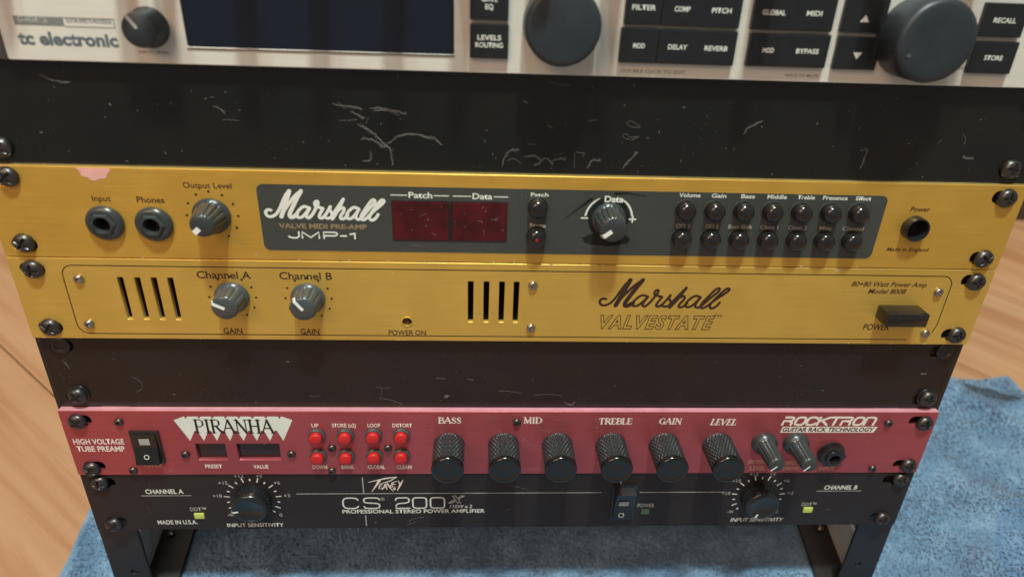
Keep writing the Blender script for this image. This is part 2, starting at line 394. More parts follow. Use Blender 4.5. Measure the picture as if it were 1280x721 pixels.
# ---------------------------------------------------------------- shared part meshes
def screw_mesh(r=4.7, h=3.3, cross=2.6, cw=.55, dep=1.3):
    mb = MB(); prof = [(r*.98, 0), (r, -.5), (r*.97, -h*.42), (r*.88, -h*.68), (r*.72, -h*.86), (r*.55, -h*.95), (r*.42, -h*.985), (r*.3, -h), (r*.2, -h), (r*.1, -h), (.05, -h)]
    mb.lathe(prof, 48)
    V = []
    for x, y, z in mb.V:
        rr = math.hypot(x, z)
        if rr < cross and (abs(x) < cw or abs(z) < cw) or rr < cw*1.5:
            y += dep*(1-.3*rr/cross)
        V.append((x, y, z))
    mb.V = V
    return mb.mesh('screw', 35)
SCREW = screw_mesh()
CAPSCREW = MB().lathe([(2.2, 0), (2.3, -.4), (2.2, -1.2), (1.8, -1.7), (1.15, -1.9), (1.0, -1.85), (.95, -.9), (.02, -.9)], 20).mesh('screw', 35)
WASHER = MB().lathe([(5.6, 0), (5.7, -.2), (5.6, -.7), (3, -.7)], 32).mesh('washer', 35)
def rack_screw(u, px, yf=0, rot=None, washer=False, off=0):
    x, z = px
    if washer:
        part('washer', WASHER, 'screw', u, (x, yf, z)); yf -= .7
    return part('rack_screw', SCREW, 'screw', u, (x, yf, z), rot=random.uniform(0, 1.5) if rot is None else rot)
CAPS2 = CAPSCREW.copy()
def small_screw(u, px, yf=0, dull=False): return part('panel_screw', CAPS2 if dull else CAPSCREW, 'dull' if dull else 'steel', u, (px[0], yf, px[1]), rot=random.uniform(0, 1))

def flute(n, amp):
    def f(a, r, y, i): return r*(1-amp*max(0, math.cos(a*n))**3) if -13.5 < y < -1.9 and i not in (0, 1, 2) else r
    return f
def fluted_knob_mesh(rb, rt, L, n=14, amp=.09):
    prof = [(rb, 0), (rb, -1.2), (rb*.97, -1.9), (rb*.86, -2.6)]
    for k in range(7): prof.append((rb*.86+(rt-rb*.86)*k/6, -2.9-(L-4.2)*k/6))
    prof += [(rt*.93, -L+.5), (rt*.82, -L), (rt*.3, -L-.12), (.05, -L-.12)]
    def f(a, r, y, i): return r*(1-amp*max(0, math.cos(a*n))**2) if 4 <= i <= 10 else r
    return MB().lathe(prof, n*8, f).mesh('knob', 50)
K_OUT = fluted_knob_mesh(8.6, 5.6, 13.5)
K_CH = fluted_knob_mesh(8.3, 6.4, 12.0, 12, .07)
K_DATA = fluted_knob_mesh(8.2, 6.3, 14.5, 16, .10)
def fluted_knob(u, me, px, L, rt, ang, plen=5.4, mat='knob', pw=1.7):
    k = part('knob', me, mat, u, (px[0], 0, px[1]))
    a = R(ang); mb = MB()
    r0 = rt*.98-plen
    c, s = math.cos(a), math.sin(a)
    P = [(r*c, r*s) for r in (rt*.98, r0)]
    V = []
    # a raised painted bar that runs over the rim of the cap
    for (x, z), y in zip([(rt*1.03*c, rt*1.03*s), (rt*.86*c, rt*.86*s), (r0*c, r0*s)], (-L+1.7, -L-.28, -L-.34)):
        V += [(x-s*pw/2, y, z+c*pw/2), (x+s*pw/2, y, z-c*pw/2)]
    mb.add(V, [(0, 1, 3, 2), (2, 3, 5, 4)])
    V2 = [(x, y+.5, z) for x, y, z in V]
    mb.add(V2, [(0, 1, 3, 2), (2, 3, 5, 4)])
    mb.add([V[0], V[2], V2[2], V2[0]], [(0, 1, 2, 3)]); mb.add([V[1], V[3], V2[3], V2[1]], [(0, 1, 2, 3)])
    mb.add([V[2], V[4], V2[4], V2[2]], [(0, 1, 2, 3)]); mb.add([V[3], V[5], V2[5], V2[3]], [(0, 1, 2, 3)])
    part('pointer', mb.mesh('pointer'), 'pointer', k, (px[0], 0, px[1]))
    return k
def knurl_mesh(r=8.7, L=21.5):
    prof = [(r*1.0, 0)]; N = 44
    for k in range(N+1): prof.append((r, -.6-(L-3.4)*k/N))
    def tri(v): v = v % 1; return abs(2*v-1)
    def f(a, rr, y, i):
        if 1 < i < N: return rr*(1-.085*max(tri(a/6.2832*26+y*.27), tri(a/6.2832*26-y*.27))**3)
        return rr
    return MB().lathe(prof, 240, f, cap=False).mesh('knob', 60)
KNURL = knurl_mesh()
def cap_prof(r, L): return [(r*.99, -L+2.9), (r*1.0, -L+1.4), (r*.97, -L+.7), (r*.9, -L+.25), (r*.8, -L), (r*.76, -L+.15), (r*.5, -L+.05), (.05, -L)]
KCAP = MB().lathe(cap_prof(8.75, 21.5), 64).mesh('cap', 50)
def jack_hex(r=9.2):
    mb = MB(); mb.lathe([(r, 0), (r, -.8), (r*.9, -1.0)], 40, cap=False)
    def hx(a, rr, y, i): return rr*(math.cos(R(30))/math.cos(((a) % R(60))-R(30)))
    mb.lathe([(r*.98, -.9), (r*.98, -3.4), (r*.86, -4.2), (r*.6, -4.3)], 48, hx, cap=False)
    mb.lathe([(r*.62, -4.2), (r*.60, -5.6), (r*.52, -5.9), (r*.40, -5.7), (r*.37, -4.5), (r*.37, 4)], 40, cap=False)
    return mb.mesh('jack', 40)
JACK_RED = jack_hex(8.0)
JACK = MB().lathe([(8.3, 0), (8.4, -1.2), (8.1, -2.0), (7.2, -2.8), (6.2, -3.2), (5.6, -3.0), (4.6, -4.2), (3.9, -4.2), (3.5, -3.4), (3.3, 6)], 48,
                  lambda a, r, y, i: r*(1 if i < 4 or i > 6 else (math.cos(R(30))/math.cos((a % R(60))-R(30)))*1.08), cap=False).mesh('jack', 45)
HOLE = MB().disc(0, 0, 3.6, 0, 20).mesh('hole')
# ---------------------------------------------------------------- rack frame
RX = 244.3
rk = thing('equipment_rack', 'black steel rack frame leaning back on the blue towel, holding all units', 'equipment rack', (0, 3, -297))
for sgn in (-1, 1):
    xo, xi = sgn*RX, sgn*222
    holes = []
    for z in (-260.4, -276.2): holes.append(circle(sgn*231, z, 2.1, 16))
    me = plate_mesh('rail', [(min(xo, xi), -297), (max(xo, xi), -297), (max(xo, xi), 190), (min(xo, xi), 190)], holes, 5.3, 2, .3)
    part('rail', me, 'rack', rk, (0, 0, 0))
    part('rail_flange', MB().box(*sorted((sgn*RX, sgn*(RX-2))), 7.4, 14, -288, 190).mesh('f'), 'rack', rk, (0, 0, 0))
    def fz(y): return -297+y*math.tan(TILT)
    me = MB().prism_x([(6, fz(6)+5), (250, fz(250)+5), (250, fz(250)+38), (6, fz(6)+38)], *sorted((sgn*237, sgn*235))).mesh('bar')
    part('side_bar', me, 'grey_steel', rk, (0, 0, 0))
    me = MB().prism_x([(6, fz(6)+4), (250, fz(250)+4), (250, fz(250)+7), (6, fz(6)+7)], *sorted((sgn*237, sgn*214))).mesh('foot')
    part('foot_flange', me, 'rack', rk, (0, 0, 0))
    me = MB().box(*sorted((sgn*239, sgn*215)), 250, 253, fz(250), 150).mesh('post')
    part('rear_post', me, 'rack', rk, (0, 0, 0))
    for y in (48, 150): part('foot_screw', CAPSCREW, 'steel', rk, (sgn*228, y, fz(y)+8)).rotation_euler = (R(-90), 0, 0)
part('cross_bar', MB().box(-214, 214, 250, 253, fz(250)+2, fz(250)+40).mesh('bar'), 'rack', rk, (0, 0, 0))

# ---------------------------------------------------------------- generic unit
def unit_plate(u, ztop, yf, mat, holes, th=3.0, bev=.35, x0=-241.3, x1=241.3, gap=.35, h=U, name='faceplate', slots=True, slotdx=0):
    hs = list(holes)
    if slots:
        for sx in (-1, 1):
            for dz in (6.35, h-6.35):
                hs.append(rounded(sx*231-5.7-slotdx*sx, sx*231+5.7-slotdx*sx, ztop-dz-3.3, ztop-dz+3.3, 3.25, 5))
    me = plate_mesh(name, rounded(x0, x1, ztop-h+gap/2, ztop-gap/2, .8, 2), hs, yf, th, bev)
    return part(name, me, mat, u, (0, 0, 0))
def chassis(u, ztop, depth, y0=3.2, xw=213, h=U):
    me = MB().box(-xw, xw, y0+12, depth, ztop-h+1.2, ztop-1.2).mesh('chassis')
    part('chassis', me, 'chassis', u, (0, 0, 0))

# ---------------------------------------------------------------- effects processor (top)
u = thing('effects_processor', 'silver effects processor with wide dark display, two big dials and black keys', 'effects unit', (0, 0, 44.5))
zt = 44.45+U
ear = unit_plate(u, zt, .3, 'ear', [], th=2.6)
FY = -1.6
lx0, lz0 = (-140.32,52.25); lx1, _ = (-31.45,51.56)
XL, XR = -213.0, 222.3
dispz0 = (-87.13,51.89)[1]
face = plate_mesh('front_panel', rounded(XL, XR, 44.9, zt-.5, .8, 2), [rounded(lx0, lx1, dispz0, zt-4, .6, 2)], FY, 1.8, .3)
part('front_panel', face, 'silver', u, (0, 0, 0))
part('display', MB().box(lx0-1, lx1+1, -1.2, 0, dispz0-1, zt-3.5).mesh('display'), 'lcd', u, (0, 0, 0))
part('display_frame', MB().box(lx0-.2, lx1+.2, FY-.35, FY+.05, dispz0-.9, dispz0-.1, .12).mesh('bezel'), 'steel', u, (0, 0, 0))
part('edge_trim', MB().box(XR+.3, XR+26, -1.9, .1, 43.6, 45.2, .2).mesh('lip'), 'silver', u, (0, 0, 0))
part('handle_bracket', MB().box(XR+3, XR+18, -7, .2, 47.5, zt-6, .8).mesh('bracket'), 'rack', u, (0, 0, 0))
chassis(u, zt, 230)
def tcT(s, bl, br, tl, mat='slate_ink', **k): T(u, s, bl, br, tl, mat, yf=FY, **k)
a, b = (-206.56,57.98), (-167.45,62.32)
c = (-187.26,59.76)[0]
zA, zB = (-206.38,58.59)[1], (-205.47,61.76)[1]
ink(u, MB().rect(a[0], c, zA-.2, zB), 'badge_grey', FY)
mb = MB()
for q in ((c, b[0], zA-.5, zA-.15), (c, b[0], zB-.35, zB), (b[0]-.35, b[0], zA-.15, zB-.35)): mb.rect(*q)
ink(u, mb, 'badge_grey', FY)
tcT('G-FORCE', (a[0]+1.6, zA+1.1), (c-6, zA+1.1), (a[0], zA+3.0), 'white_ink', bold=.2, shear=.2)
tcT('GUITAR EFFECTS PROCESSOR', (c+1, zA+1.2), (b[0]-1, zA+1.2), (c, zA+2.7), 'slate_ink')
tcT('tc electronic', ((-206.82,51.57)[0], (-206.96,51.11)[1]), ((-167.66,51.47)[0], (-206.96,51.11)[1]), (0, (-205.58,55.95)[1]), 'slate_ink', bold=.42)
# small input level knob
kx, kz = (-154.03,58.94)
SK = MB().lathe([(7.9, 0), (7.9, -1), (7.3, -1.8), (6.9, -8.5), (6.5, -9.6), (5.6, -10), (.05, -10.1)], 48).mesh('knob', 45)
k = part('knob', SK, 'knob_tc', u, (kx, FY, kz))
k.location[1] = FY*MM
mb = MB(); aa = R(125)
mb.ribbon([(6.0*math.cos(aa), 6.0*math.sin(aa)), (1.2*math.cos(aa), 1.2*math.sin(aa))], 1.3, -10.25)
part('pointer', mb.mesh('pointer'), 'grey_ink', k, (kx, FY, kz))
tcT('INPUT LEVEL', (-160.24,48.86), (-148.04,48.74), (-160.00,49.97), 'badge_grey')
# keys
KEYY = -4.2
def tckey(x0, y0, x1, y1, s=None, arrow=0):
    # corner pixels were measured on the raised face; stored here as mm
    (xa, za), (xb, zb) = x0, y0
    cx, cz = (xa+xb)/2, (za+zb)/2; w, h = abs(xb-xa), abs(za-zb)
    me = MB().box(-w/2+.15, w/2-.15, KEYY, FY+.2, -h/2+.15, h/2-.15, .55).mesh('key')
    k = part('key', me, 'btn_tc', u, (cx, 0, cz))
    return k, cx, cz, w, h
def keytext(k, s, cx, cz, w, h=1.9):
    z0 = cz-.9 if '\n' not in s else cz+.6
    for i, line in enumerate(s.split('\n')):
        wd = min(w*.8, 1.62*len(line))
        me = text_mesh(line, wd, h, 0, .18)
        part('lettering', me, 'white_ink', k, (cx-wd/2, KEYY-.06, z0-i*2.9))
rows = [
 ((-25.17,79.00), (-9.18,65.83), 'GATE\nEQ'), ((-25.09,64.74), (-8.87,50.88), 'LEVELS\nROUTING'),
 ((37.95,79.55), (53.47,65.87), 'FILTER'), ((53.26,79.45), (69.89,65.74), 'COMP'), ((69.31,79.37), (86.42,65.61), 'PITCH'),
 ((37.25,65.08), (53.45,50.84), 'MOD'), ((53.26,64.94), (70.08,50.82), 'DELAY'), ((69.37,64.79), (86.63,50.79), 'REVERB'),
 ((91.06,79.46), (108.51,65.48), 'GLOBAL'), ((107.62,79.69), (125.93,65.53), 'MIDI'),
 ((91.71,64.52), (109.01,50.91), 'MOD'), ((108.00,64.68), (126.50,50.90), 'BYPASS'),
 ((129.17,79.17), (147.98,65.55), 'up'), ((129.67,64.38), (148.59,50.68), 'down'),
 ((189.00,79.22), (208.13,65.56), 'RECALL'), ((189.23,64.21), (208.88,50.65), 'STORE'),
]
for p0, p1, s in rows:
    k, cx, cz, w_, h_ = tckey(p0, p1, None, None)
    if s in ('up', 'down'):
        d = 1 if s == 'up' else -1
        part('arrow_mark', MB().add([(-1.9, 0, -1.4*d), (1.9, 0, -1.4*d), (0, 0, 1.4*d)], [(0, 1, 2)]).mesh('arrow'), 'white_ink', k, (cx, KEYY-.06, cz-1))
    else: keytext(k, s, cx, cz, w_)
tcT('DOUBLE CLICK TO EDIT', (39.33,46.84), (67.19,46.77), (39.19,48.16), 'badge_grey')
tcT('HOLD TO MUTE', (110.90,46.96), (125.51,46.95), (110.64,48.12), 'badge_grey')
tcT('ADJUST', (185.20,52.01), (189.93,51.97), (184.81,53.18), 'badge_grey')
# dial and wheel
DIAL = MB().lathe([(15.3, 0), (15.4, -1.2), (15.2, -13), (14.9, -14.3), (14.2, -15), (13, -15.2), (.05, -15.25)], 72).mesh('dial', 50)
WHEEL = MB().lathe([(16.2, 0), (16.5, -1.2), (16.3, -15.5), (15.9, -17), (15, -17.7), (13.8, -18), (9, -17.9), (.05, -17.7)], 80).mesh('dial', 50)
part('dial_knob', DIAL, 'knob_tc', u, (12.0, FY, 65.4))
wk = part('dial_knob', WHEEL, 'knob_tc', u, (162.8, FY, 64.6))
part('finger_dimple', MB().lathe([(1.1, -17.95), (.9, -17.8), (.05, -17.7)], 16).mesh('dimple', 50), 'knob', wk, (162.8-11, FY-.3, 64.6-5))

# unseen rack unit above the frame, added so that its knobs throw the shadows on the silver panel
ua = thing('added_shadow_unit', 'added unseen black rack unit whose long knobs shade the silver effects processor', 'preamp', (0, 0, zt+.2))
unit_plate(ua, zt+U, 0, 'black_panel2', [])
chassis(ua, zt+U, 200)
LK = MB().lathe([(5, 0), (4.6, -2), (3.9, -25), (3.4, -26), (.05, -26)], 32).mesh('knob', 45)
for px, L in (((-204.19,46.36)[0], .8), ((-155.97,47.73)[0]-1, 1.05), ((-142.60,44.92)[0], 1.1), ((-112.00,48.97)[0], 1.1), ((-83.37,49.77)[0], 1.12), ((-54.17,50.60)[0], 1.14), ((-27.42,51.35)[0], 1.14), ((2.40,48.95)[0], 1.12), ((32.12,49.77)[0], 1.15), ((93.30,48.15)[0], 1.12), ((139.19,49.41)[0], 1.1), ((177.75,50.46)[0], 1.12)):
    k = part('knob', LK, 'knob_dark', ua, (px, 0, zt+9)); k.scale = (1, L, 1)

# ---------------------------------------------------------------- blank panels
bt = thing('blank_panel', 'glossy black blank panel with hairs, between the silver unit and the gold preamp', 'blank panel', (0, 0, .2), 'black blank rack panels')
unit_plate(bt, U, 2.2, 'black_panel', [], th=1.6, bev=.25, slotdx=0)
for px in ((-228.88,7.21), (230.16,7.30)): rack_screw(bt, px, 2.2)
bb = thing('blank_panel', 'satin black blank panel between the gold amplifier and the red preamp', 'blank panel', (0, 0, -133.2), 'black blank rack panels')
unit_plate(bb, -2*U, 3.6, 'black_panel2', [], th=1.6, bev=.25)
rack_screw(bb, (-229.85,-125.30), 3.6, washer=True); rack_screw(bb, (232.97,-125.36), 3.6, washer=True)
RECESS = MB().lathe([(4.6, 0), (4.7, -.5), (4.0, -1.1), (3.2, -1.2), (2.6, -.6), (.05, -.5)], 28).mesh('screw', 40)
for px in ((-231.29,-94.79), (233.48,-94.90)): part('rack_screw', RECESS, 'rack', bb, (px[0], 3.6, px[1]))

# ---------------------------------------------------------------- gold valve preamp
u = thing('valve_preamp', 'gold preamp with dark grey inlay, two red display windows and rows of black buttons', 'preamp', (0, 0, -U))
jin, jph = (-191.57,-26.38), (-169.63,-26.59)
PH = (190.68,-22.11)
unit_plate(u, 0, 0, 'gold', [circle(*jin, 3.5), circle(*jph, 3.5), circle(*PH, 4.9)])
chassis(u, 0, 210)
part('top_edge_highlight', MB().box(-240.9, 241, .3, 2.6, -.22, .05).mesh('edge'), 'edge_highlight', u, (0, 0, 0))
for px in ((-228.55,-5.17), (-230.42,-36.94), (231.86,-6.27), (231.78,-38.12)): rack_screw(u, px)
for p_ in (jin, jph):
    j = part('jack_socket', JACK, 'knob_mid', u, (p_[0], 0, p_[1]))
    part('socket_hole', HOLE, 'void', j, (p_[0], 2, p_[1]))
T(u, 'Input', (-195.09,-15.99), (-186.88,-16.22), (-194.45,-13.32))
T(u, 'Phones', (-175.44,-16.38), (-163.24,-16.53), (-174.83,-13.51))
T(u, 'Output Level', (-153.68,-8.93), (-132.13,-9.06), (-153.20,-6.29))
OK = (-143.13,-22.18)
def dots(cx, cz, r, rd, a0=240, st=-30, n=11):
    mb = MB()
    for i in range(n):
        a = R(a0+st*i); mb.disc(cx+r*math.cos(a), cz+r*math.sin(a), rd, 0, 12)
    return mb
ink(u, dots(OK[0]+.3, OK[1], 11.6, .62), 'dark_ink')
fluted_knob(u, K_OUT, OK, 13.5, 5.6, 222, 4.0, mat='knob_mid', pw=2.4)
# inlay
q = [(-120.71,-6.19), (173.95,-6.30), (173.60,-38.38), (-121.68,-38.30)]
iz1, iz0 = -6.4, (19.19,-39.24)[1]
ix0, ix1 = (-121.43,-14.19)[0], (174.21,-16.61)[0]
inl = plate_mesh('inlay', rounded(ix0, ix1, iz0, iz1, 3.2, 6), [], -.10, .2, .02)
part('inlay', inl, 'inlay', u, (0, 0, 0))
edge = MB(); pts = rounded(ix0-.1, ix1+.1, iz0-.1, iz1+.1, 3.3, 6)+[(ix1+.1, iz1-3.2)]
edge.ribbon(pts, .28, 0); ink(u, edge, 'gold2', -.05, name='inlay_border')
IY = -.12
tl_, br_ = (-117.16,-8.95), (-64.58,-22.93)
strokes(u, SCRIPT, ((-118.83,-21.93)[0], (-94.11,-23.07)[1], (-64.08,-13.09)[0], (-92.80,-9.04)[1]), (62, 55, 1205, 318), 1.45, 'white_ink', IY, thick=[1, 1.35, 1, 1.3]+[1]*10)
T(u, 'VALVE MIDI PRE-AMP', (-113.35,-27.79), (-72.66,-27.69), (-113.06,-25.39), 'gold_ink', yf=IY, bold=.3)
jz0, jz1 = (-94.99,-32.54)[1], (-94.71,-29.49)[1]
wide_word(u, [('J', (-109.34,-31.35)[0], (-104.52,-31.27)[0]), ('M', (-103.03,-31.25)[0], (-95.23,-31.12)[0]), ('P', (-93.00,-31.08)[0], (-86.67,-30.97)[0]), ('-', (-85.18,-30.95)[0], (-82.56,-30.90)[0]), ('1', (-80.70,-30.87)[0], (-78.08,-30.83)[0])], jz0, jz1, .8, 'white_ink', 0, IY)
for (x0, x1) in (((-60.50,-22.86)[0], (-34.40,-23.20)[0]), ((-32.90,-23.17)[0], (-7.30,-23.52)[0])):
    z0, z1 = (-34.86,-32.57)[1], (-34.69,-13.50)[1]
    part('display_window', MB().box(x0, x1, IY-.5, IY+.05, z0, z1, .12).mesh('w'), 'red_window', u, (0, 0, 0))
    ink(u, MB().rect(x0-.4, x1+.4, z0-.4, z1+.4), 'black_ink', IY+.03, name='window_surround')
part('window_divider', MB().box((-34.22,-23.60)[0], (-33.09,-23.58)[0], IY-.6, IY, z0, z1, .1).mesh('w'), 'black_ink', u, (0, 0, 0))
zl = (-34.67,-10.77)[1]
for s, a, b, c, d in (('Patch', (-61.04,-10.71)[0], (-53.37,-10.56)[0], (-41.28,-10.32)[0], (-34.30,-10.18)[0]), ('Data', (-32.46,-10.92)[0], (-23.98,-10.76)[0], (-13.62,-10.56)[0], (-6.95,-10.43)[0])):
    ink(u, MB().rect(a, b, zl, zl+.45).rect(c, d, zl, zl+.45), 'white_ink', IY)
    T(u, s, (b+.6, zl-1.0), (c-.6, zl-1.0), (b, zl+1.8), 'white_ink', yf=IY, bold=.2)
BTN = MB().lathe([(4.5, 0), (4.5, -3.2), (4.35, -4.2), (3.8, -5.3), (2.6, -6.0), (1.2, -6.3), (.05, -6.35)], 32).mesh('button', 60)
COLR = MB().lathe([(5.1, 0), (5.05, -.35), (4.7, -.5), (4.6, .1)], 32, cap=False).mesh('collar', 40)
def jbtn(px, led=False):
    b_ = part('button', BTN, 'btn_black', u, (px[0], 0, px[1]))
    part('collar', COLR, 'inlay', b_, (px[0], IY, px[1]))
    if led: part('indicator', MB().lathe([(.8, -6.2), (.7, -6.45), (.05, -6.5)], 12).mesh('led', 40), 'led_red', b_, (px[0], 0, px[1]))
Zt, Zb = -15.0, (96.38,-29.15)[1]
jbtn(((7.00,-14.08)[0], (7.42,-14.86)[1])); jbtn(((7.02,-29.40)[0], (8.17,-29.38)[1]), True)
T(u, 'Patch', (3.62,-9.83), (11.83,-10.06), (3.54,-8.08), 'white_ink', yf=IY, bold=.2)
T(u, 'Store', (3.77,-25.36), (11.40,-25.43), (3.68,-23.33), 'white_ink', yf=IY, bold=.2)
names1 = ['Volume', 'Gain', 'Bass', 'Middle', 'Treble', 'Presence', 'Effect']
names2 = ['OD 1', 'OD 2', 'Bass Shift', 'Clean 1', 'Clean 2', 'Misc', 'Channel']
tx = [(77.10,-13.55)[0], (90.96,-13.69)[0], (104.89,-13.83)[0], (118.89,-13.97)[0], (132.96,-14.11)[0], (147.10,-14.25)[0], (160.92,-14.40)[0]]
bx = [(77.17,-29.47)[0], (91.35,-29.65)[0], (105.20,-29.84)[0], (119.43,-29.61)[0], (133.42,-29.80)[0], (147.37,-29.57)[0], (161.08,-29.77)[0]]
xr = [(846, 874), (888, 907), (925, 943), (957, 983), (995, 1018), (1026, 1059), (1068, 1088)]
w1 = [10.2, 7.0, 6.6, 9.4, 8.4, 12.0, 7.4]; w2 = [6.4, 6.4, 11.6, 8.8, 9.2, 6.2, 10.4]
for i in range(7):
    jbtn((tx[i]-.2, Zt)); jbtn((bx[i]-.2, Zb))
    cx = tx[i]+1.2; T(u, names1[i], (cx-w1[i]/2, -8.9), (cx+w1[i]/2, -8.9), (0, -6.95), 'white_ink', yf=IY, bold=.2)
    cx = bx[i]; T(u, names2[i], (cx-w2[i]/2, -24.3), (cx+w2[i]/2, -24.3), (0, -22.3), 'gold_ink' if 0 else 'grey_ink', yf=IY, bold=.15)
DK = (41.0, -20.4)
fluted_knob(u, K_DATA, DK, 14.5, 6.3, 218, 5.2, mat='knob_mid', pw=1.9)
T(u, 'Data', (38.26,-11.90), (47.18,-12.13), (37.98,-8.96), 'white_ink', yf=IY, bold=.35)
mb = MB()
for a0, a1 in ((117, 172), (62, 10)):
    P = [(DK[0]+11.2*math.cos(R(a0+(a1-a0)*k/14)), DK[1]+11.2*math.sin(R(a0+(a1-a0)*k/14))) for k in range(15)]
    mb.ribbon(P, [.4+.5*min(1, k/5) for k in range(15)], -.01, 0)
mb.ribbon([(DK[0]-13, DK[1]+.2), (DK[0]-10, DK[1]+.2)], .7, -.02); mb.ribbon([(DK[0]+10, DK[1]), (DK[0]+13, DK[1])], .8, -.03); mb.ribbon([(DK[0]+11.5, DK[1]-1.5), (DK[0]+11.5, DK[1]+1.5)], .8, -.04)
ink(u, mb, 'white_ink', IY)
# worn black residue round the data knob
rr = random.Random(3)
def blob(cx, cz, rx, rz, n=26, jag=.25):
    return [(cx+rx*(1+rr.uniform(-jag, jag))*math.cos(2*math.pi*k/n), cz+rz*(1+rr.uniform(-jag, jag))*math.sin(2*math.pi*k/n)) for k in range(n)]
mb = MB()
P = blob(DK[0]+.2, DK[1]-10.6, 11.5, 3.4, n=44, jag=.10); mb.add([(x, 0, z) for x, z in P], [tuple(range(len(P)))])
P = blob(DK[0], DK[1]+.5, 10.2, 10.0, jag=.06); mb.add([(x, -.01, z) for x, z in P], [tuple(range(len(P)))])
mb.ribbon([(DK[0]-9, DK[1]+9.5), (DK[0]-14, DK[1]+5.5), (DK[0]-21, DK[1]-.5)], [1.8, .8, .2], -.02)
mb.ribbon([(DK[0]+2, DK[1]+12.5), (DK[0]+8, DK[1]+12.8), (DK[0]+17, DK[1]+11.5)], [1.2, .8, .2], -.03)
ink(u, mb, 'tape', IY+.03, name='tape_residue')
# power aperture, sticker, legends
part('power_button_collar', MB().lathe([(6.0, 0), (6.0, -4.0), (5.7, -4.6), (5.2, -4.6), (4.9, -4.0), (4.8, 3)], 40, cap=False).mesh('collar', 40), 'knob_dark', u, (PH[0], 0, PH[1]))
part('power_button', MB().lathe([(4.8, 6), (4.7, 4), (4.2, 3.5), (.05, 3.4)], 28).mesh('b', 40), 'void', u, (PH[0], 0, PH[1]))
T(u, 'Power', (186.72,-13.92), (196.56,-14.15), (185.97,-11.50), shear=.1)
T(u, 'Made in England', (181.14,-34.80), (202.47,-34.90), (180.58,-32.87), shear=.1)
sx, sz = (-191.23,0.82)
P = [(sx-7.4+14.8*k/10, -.6) for k in range(11)]+[(sx+(6.9+.5*math.sin(a*.9))*math.cos(R(a)), -.6+(5.6+.5*math.cos(a*1.7))*math.sin(R(a))) for a in range(0, -181, -12)]
ink(u, MB().add([(x, 0, z) for x, z in P], [tuple(range(len(P)))]), 'sticker', -.03, name='paper_sticker')
# ---------------------------------------------------------------- gold power amp
u = thing('power_amplifier', 'gold power amplifier with vent slots, two grey gain knobs and a black power switch', 'amplifier', (0, 0, -2*U))
vz1, vz0 = (-19.36,-54.48)[1], (-19.07,-77.36)[1]
vent = []
for x in ((-188.24,-65.42)[0], (-180.25,-65.76)[0], (-172.26,-66.11)[0], (-164.32,-66.45)[0], (-23.89,-65.69)[0], (-16.10,-65.59)[0], (-8.43,-65.50)[0], (-1.21,-65.42)[0]):
    x = x if x > -50 else x-9.4*0
    vent.append(x)
vl = [(-191.66,-65.46)[0], (-183.69,-65.36)[0], (-175.98,-65.71)[0], (-168.25,-66.06)[0]]
vent = vl+vent[4:]
LED = (-55.77,-77.50)
PSW = (196.5, -68.6)
unit_plate(u, -U, 0, 'gold2', [rounded(x-1.35, x+1.35, vz0, vz1, .3, 2) for x in vent]+[circle(*LED, 2.4, 18)], th=3.0)
part('vent_backing', MB().box(-200, 60, 9, 10, -2*U+4, -U-4).mesh('b'), 'void', u, (0, 0, 0))
chassis(u, -U, 240)
for px in ((-230.24,-50.42), (-230.66,-81.98), (232.48,-51.03), (233.01,-82.41)): rack_screw(u, px)
for px in ((-210.61,-55.32), (-211.75,-80.00), (6.77,-55.90), (6.91,-80.16), (214.94,-57.07), (215.81,-81.55)): small_screw(u, px)
# engraved border line
gx0, gx1 = (-217.87,-60.56)[0], (220.80,-54.93)[0]; gz1, gz0 = (-3.80,-48.37)[1], (-2.53,-85.72)[1]
P = rounded(gx0, gx1, gz0, gz1, 5.5, 8)
P = P[-2:]+P[:-2]   # start on the right side, leave the lower right corner open
A_ = [p_ for p_ in rounded(gx0, gx1, gz0, gz1, 5.5, 8)]
path = [(gx1-1.2, gz0+4.5), (gx1, gz0+9)]+A_[:27]+[(gx1-14, gz0)]
mb = MB().ribbon(path, .5, 0)
ink(u, mb, 'dark_ink', .02, name='border_line')
T(u, 'Channel A', (-155.31,-54.14), (-129.88,-54.66), (-154.65,-50.30)); T(u, 'Channel B', (-116.32,-54.26), (-91.09,-54.57), (-115.86,-50.39))
CA, CB = (-140.3, -64.4), (-103.74,-67.75)
CB = (CB[0], -64.6)
for c_, ang in ((CA, 155), (CB, 128)):
    ink(u, dots(c_[0]+.2, c_[1]-.2, 11.2, .6, 210, -30, 10), 'dark_ink')
    fluted_knob(u, K_CH, c_, 12, 6.4, ang, 6.6, pw=1.4)
T(u, 'GAIN', (-147.50,-85.14), (-138.25,-85.29), (-146.99,-81.88)); T(u, 'GAIN', (-109.48,-85.26), (-100.12,-85.41), (-109.14,-81.98))
T(u, 'POWER ON', (-65.34,-85.10), (-46.51,-85.40), (-65.21,-82.27))
part('power_led', MB().lathe([(2.2, 1.5), (1.8, .4), (1, .1), (.05, 0)], 20).mesh('led', 50), 'led_off', u, (LED[0], .3, LED[1]))
part('led_bezel', MB().lathe([(2.9, 0), (2.8, -.35), (2.45, -.4), (2.35, .5)], 24, cap=False).mesh('bez', 40), 'gold2', u, (LED[0], 0, LED[1]))
strokes(u, SCRIPT, ((40.68,-66.30)[0], (70.14,-68.03)[1], (106.12,-60.94)[0], (68.02,-51.98)[1]), (62, 55, 1205, 318), 1.25, 'dark_ink', thick=[1, 1.9, 1.1, 1.8, 1, 1, 1, 1, 1.1, 1.2, 1, 1, 1, 1])
T(u, 'VALVESTATE', (42.14,-79.82), (101.67,-80.68), (41.44,-72.30), 'dark_ink', shear=.28, bold=.32, outline=.20, space=1.22)
